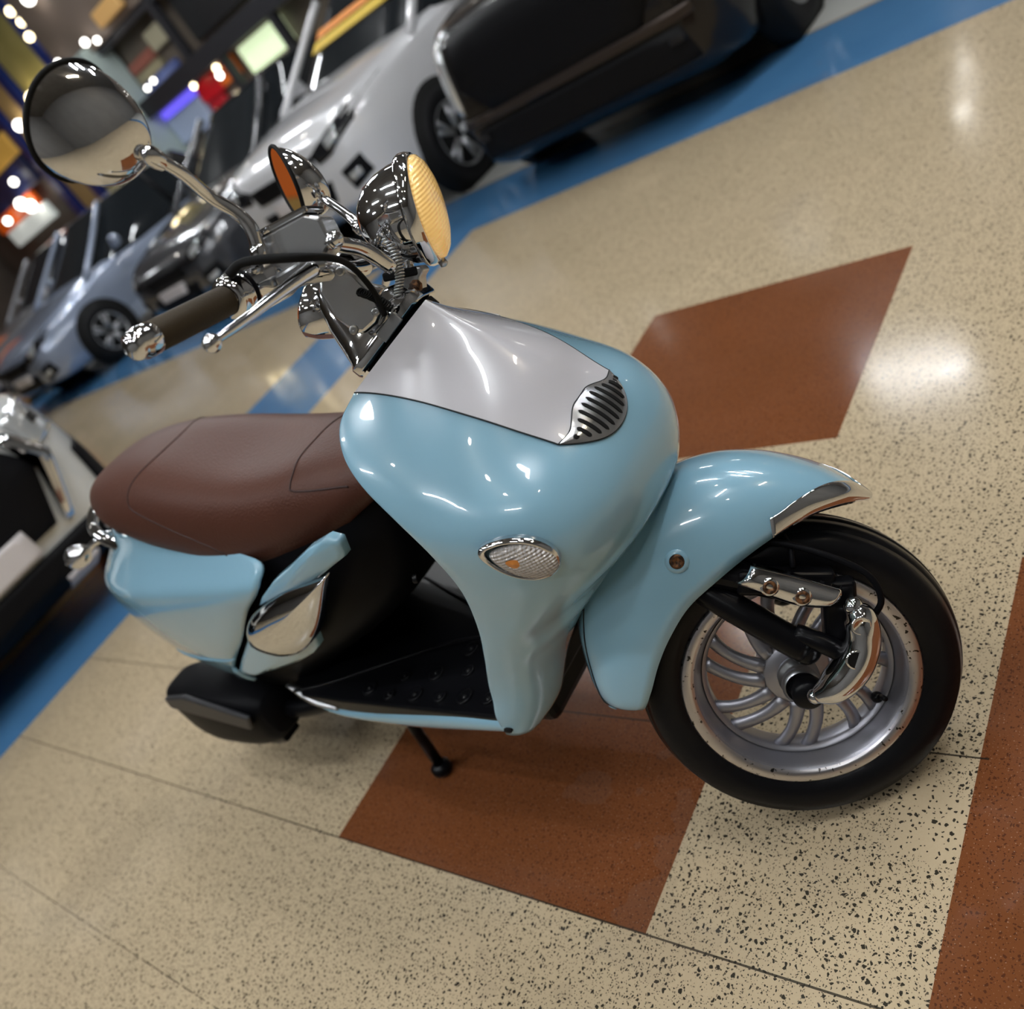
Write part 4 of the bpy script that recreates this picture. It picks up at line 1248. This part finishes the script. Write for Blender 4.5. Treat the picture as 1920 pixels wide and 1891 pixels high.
tag(bx('column', -17.75, -17.05, 11.5, 12.1, 0, 3.75, M_PALE), 'pale grey green square column behind the parked cars', 'column')
# dark frame with one heavy rail and one post
fr = thing('shop_frame', 'dark metal frame with a heavy rail over the shop goods', 'frame', Matrix.Translation((-14.0, 11.8, 0)))
O = (-14.0, 11.8)
bx('rail', *rel(O, -17.0, -10.6, 11.7, 11.9, 2.17, 2.50), M_IRON, fr)
bx('post', *rel(O, -14.95, -14.78, 11.72, 11.88, 2.50, 3.62), M_IRON, fr)
bx('post', *rel(O, -14.2, -14.05, 11.72, 11.88, 0.0, 2.17), M_IRON, fr)
bx('post', *rel(O, -12.55, -12.40, 11.72, 11.88, 0.0, 2.17), M_IRON, fr)
bx('top_rail', *rel(O, -17.0, -10.6, 11.75, 11.87, 3.48, 3.60), M_IRON, fr)
# goods and signs in the opening
KIND = {'window': 'shop_window', 'wall panel': 'wall_panel', 'lamp': 'lantern'}
RECTS = [(-18.3, -8.0, 3.62, 5.79, 11.7), (-17.0, -10.6, 2.17, 2.50, 11.7), (-17.0, -10.6, 3.48, 3.60, 11.75), (-17.75, -17.05, 0, 3.75, 11.5), (-18.64, -18.35, 0, 5.79, 11.98), (-20.45, -18.95, 0, 5.79, 11.98), (-21.75, -20.85, 0, 5.79, 11.98)]
def good(name, label, cat, x0, x1, z0, z1, col, emit=0.0, y=12.0, d=.14, group=None, rough=.5):
    if y > 11: RECTS.append((x0, x1, z0, z1, y))
    m = mat(name + '_finish', col, rough, emit=col if emit else None, es=emit)  # emit also puts a faint glow into plain boards, boxes and banners
    return tag(bx(KIND.get(cat, cat), x0, x1, y, y + d, z0, z1, m, bev=.03), label, cat, group)
good('lit_window', 'bright lit pale green window in a brown frame', 'window', -13.95, -12.65, 1.66, 2.13, (0.72, 0.86, 0.55), 1.3)
good('window_board', 'brown board edging the bright lit window', 'board', -14.02, -12.56, 1.5, 1.65, (0.20, 0.11, 0.055))
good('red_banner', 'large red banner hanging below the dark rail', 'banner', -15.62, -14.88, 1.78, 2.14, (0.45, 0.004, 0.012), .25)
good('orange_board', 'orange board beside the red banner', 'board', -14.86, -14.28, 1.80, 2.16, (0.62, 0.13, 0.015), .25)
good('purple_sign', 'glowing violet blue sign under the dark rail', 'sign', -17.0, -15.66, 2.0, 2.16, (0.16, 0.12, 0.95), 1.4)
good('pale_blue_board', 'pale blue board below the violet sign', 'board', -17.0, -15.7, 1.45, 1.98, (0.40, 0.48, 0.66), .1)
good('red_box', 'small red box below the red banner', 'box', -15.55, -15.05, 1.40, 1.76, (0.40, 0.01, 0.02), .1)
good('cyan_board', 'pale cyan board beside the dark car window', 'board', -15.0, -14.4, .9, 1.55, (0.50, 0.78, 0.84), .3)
good('brick_red_board', 'dull brick red board above the dark rail', 'board', -16.9, -16.0, 2.9, 3.1, (0.30, 0.10, 0.07))
good('khaki_board', 'khaki board under the brick red board', 'board', -16.9, -15.95, 2.7, 2.88, (0.30, 0.26, 0.16))
good('blue_board', 'muted blue board resting on the dark rail', 'board', -16.9, -15.6, 2.51, 2.69, (0.10, 0.14, 0.36))
good('cream_board', 'cream board by the post above the dark rail', 'board', -15.9, -15.3, 2.95, 3.3, (0.42, 0.38, 0.26))
good('black_board', 'black board right of the frame post', 'board', -14.7, -12.6, 2.6, 3.4, (0.012, 0.012, 0.013))
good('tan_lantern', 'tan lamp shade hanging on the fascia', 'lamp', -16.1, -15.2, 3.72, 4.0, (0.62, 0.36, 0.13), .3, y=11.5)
good('dark_shop_wall', 'dark shop interior wall behind the goods', 'wall panel', -17.0, -10.6, 0, 3.6, (0.13, 0.105, 0.08), 0, 12.142, .05)
good('navy_awning', 'navy blue awning at the far left', 'awning', -25.6, -22.3, 2.75, 3.4, (0.014, 0.028, 0.11), y=11.8)
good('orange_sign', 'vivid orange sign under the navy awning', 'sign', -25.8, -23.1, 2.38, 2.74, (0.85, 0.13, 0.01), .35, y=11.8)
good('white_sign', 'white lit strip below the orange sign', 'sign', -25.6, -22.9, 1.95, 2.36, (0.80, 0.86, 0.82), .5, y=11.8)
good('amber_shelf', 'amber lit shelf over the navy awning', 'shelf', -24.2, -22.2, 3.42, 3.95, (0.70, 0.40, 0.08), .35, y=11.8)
# round wall lamps
M_GLOBE = mat('globe_lamp', (0.9, 0.9, 0.9), 0.4, emit=(1.0, 0.97, 0.90), es=11.0)
M_GLOBEW = mat('warm_globe_lamp', (0.9, 0.8, 0.6), 0.4, emit=(1.0, 0.84, 0.52), es=11.0)
GL = [(-5.5, 4.1, 0, .16), (-8.67, 4.98, 0, .13), (-3.4, 2.95, 0, .26), (-3.5, 3.4, 0, .22), (-21.2, 3.75, 0, .18), (-17.3, 4.9, 0, .18), (-18.5, 5.1, 1, .12), (-18.42, 4.85, 1, .12), (-18.55, 4.6, 1, .12), (-17.9, 3.9, 0, .08), (-16.75, 3.78, 0, .10),
      (-16.4, 3.66, 0, .08), (-16.2, 2.62, 0, .07), (-16.5, 2.60, 0, .07), (-14.45, 2.10, 1, .09), (-15.3, 2.12, 1, .08), (-14.5, 1.98, 0, .09), (-15.0, 1.45, 0, .08), (-23.4, 2.62, 0, .2), (-23.1, 2.45, 0, .2), (-24.6, 2.55, 0, .13), (-22.9, 3.05, 0, .13), (-9.6, 4.6, 0, .12), (-20.0, 3.9, 1, .2), (-19.3, 3.8, 1, .2), (-1.0, 3.6, 0, .2), (1.6, 3.2, 0, .2)]
for i, (x, z, w, r) in enumerate(GL):
    face = min([q[4] for q in RECTS if q[0] - .02 <= x <= q[1] + .02 and q[2] - .02 <= z <= q[3] + .02] + [12.2])
    y = face - .2
    g = thing('globe_lamp', 'small round glowing lamp fixed to the far shop front', 'lamp', Matrix.Translation((x, y, z)), 'round lamps on the shop front')
    G().add(ball((0, 0, 0), r * .62, 16, 10)).build('globe', M_GLOBEW if w else M_GLOBE, g)
    G().add(tube([(0, 0, 0), (0, .201, 0)], r * .2, 10)).build('bracket', M_IRON, g)

good('orange_mirror_panel', 'wide orange panel added on the far left wall to colour the far mirror', 'banner', -27.95, -27.85, 1.9, 4.6, (0.80, 0.17, 0.02), .3, y=4.0, d=6.0)  # out-of-view panel added to give the far mirror its orange
good('tan_mirror_panel', 'tan band added under the orange panel for the far mirror', 'banner', -27.95, -27.85, .9, 1.88, (0.55, 0.34, 0.10), .2, y=4.0, d=6.0)  # added below it for the tan lower part of the mirror
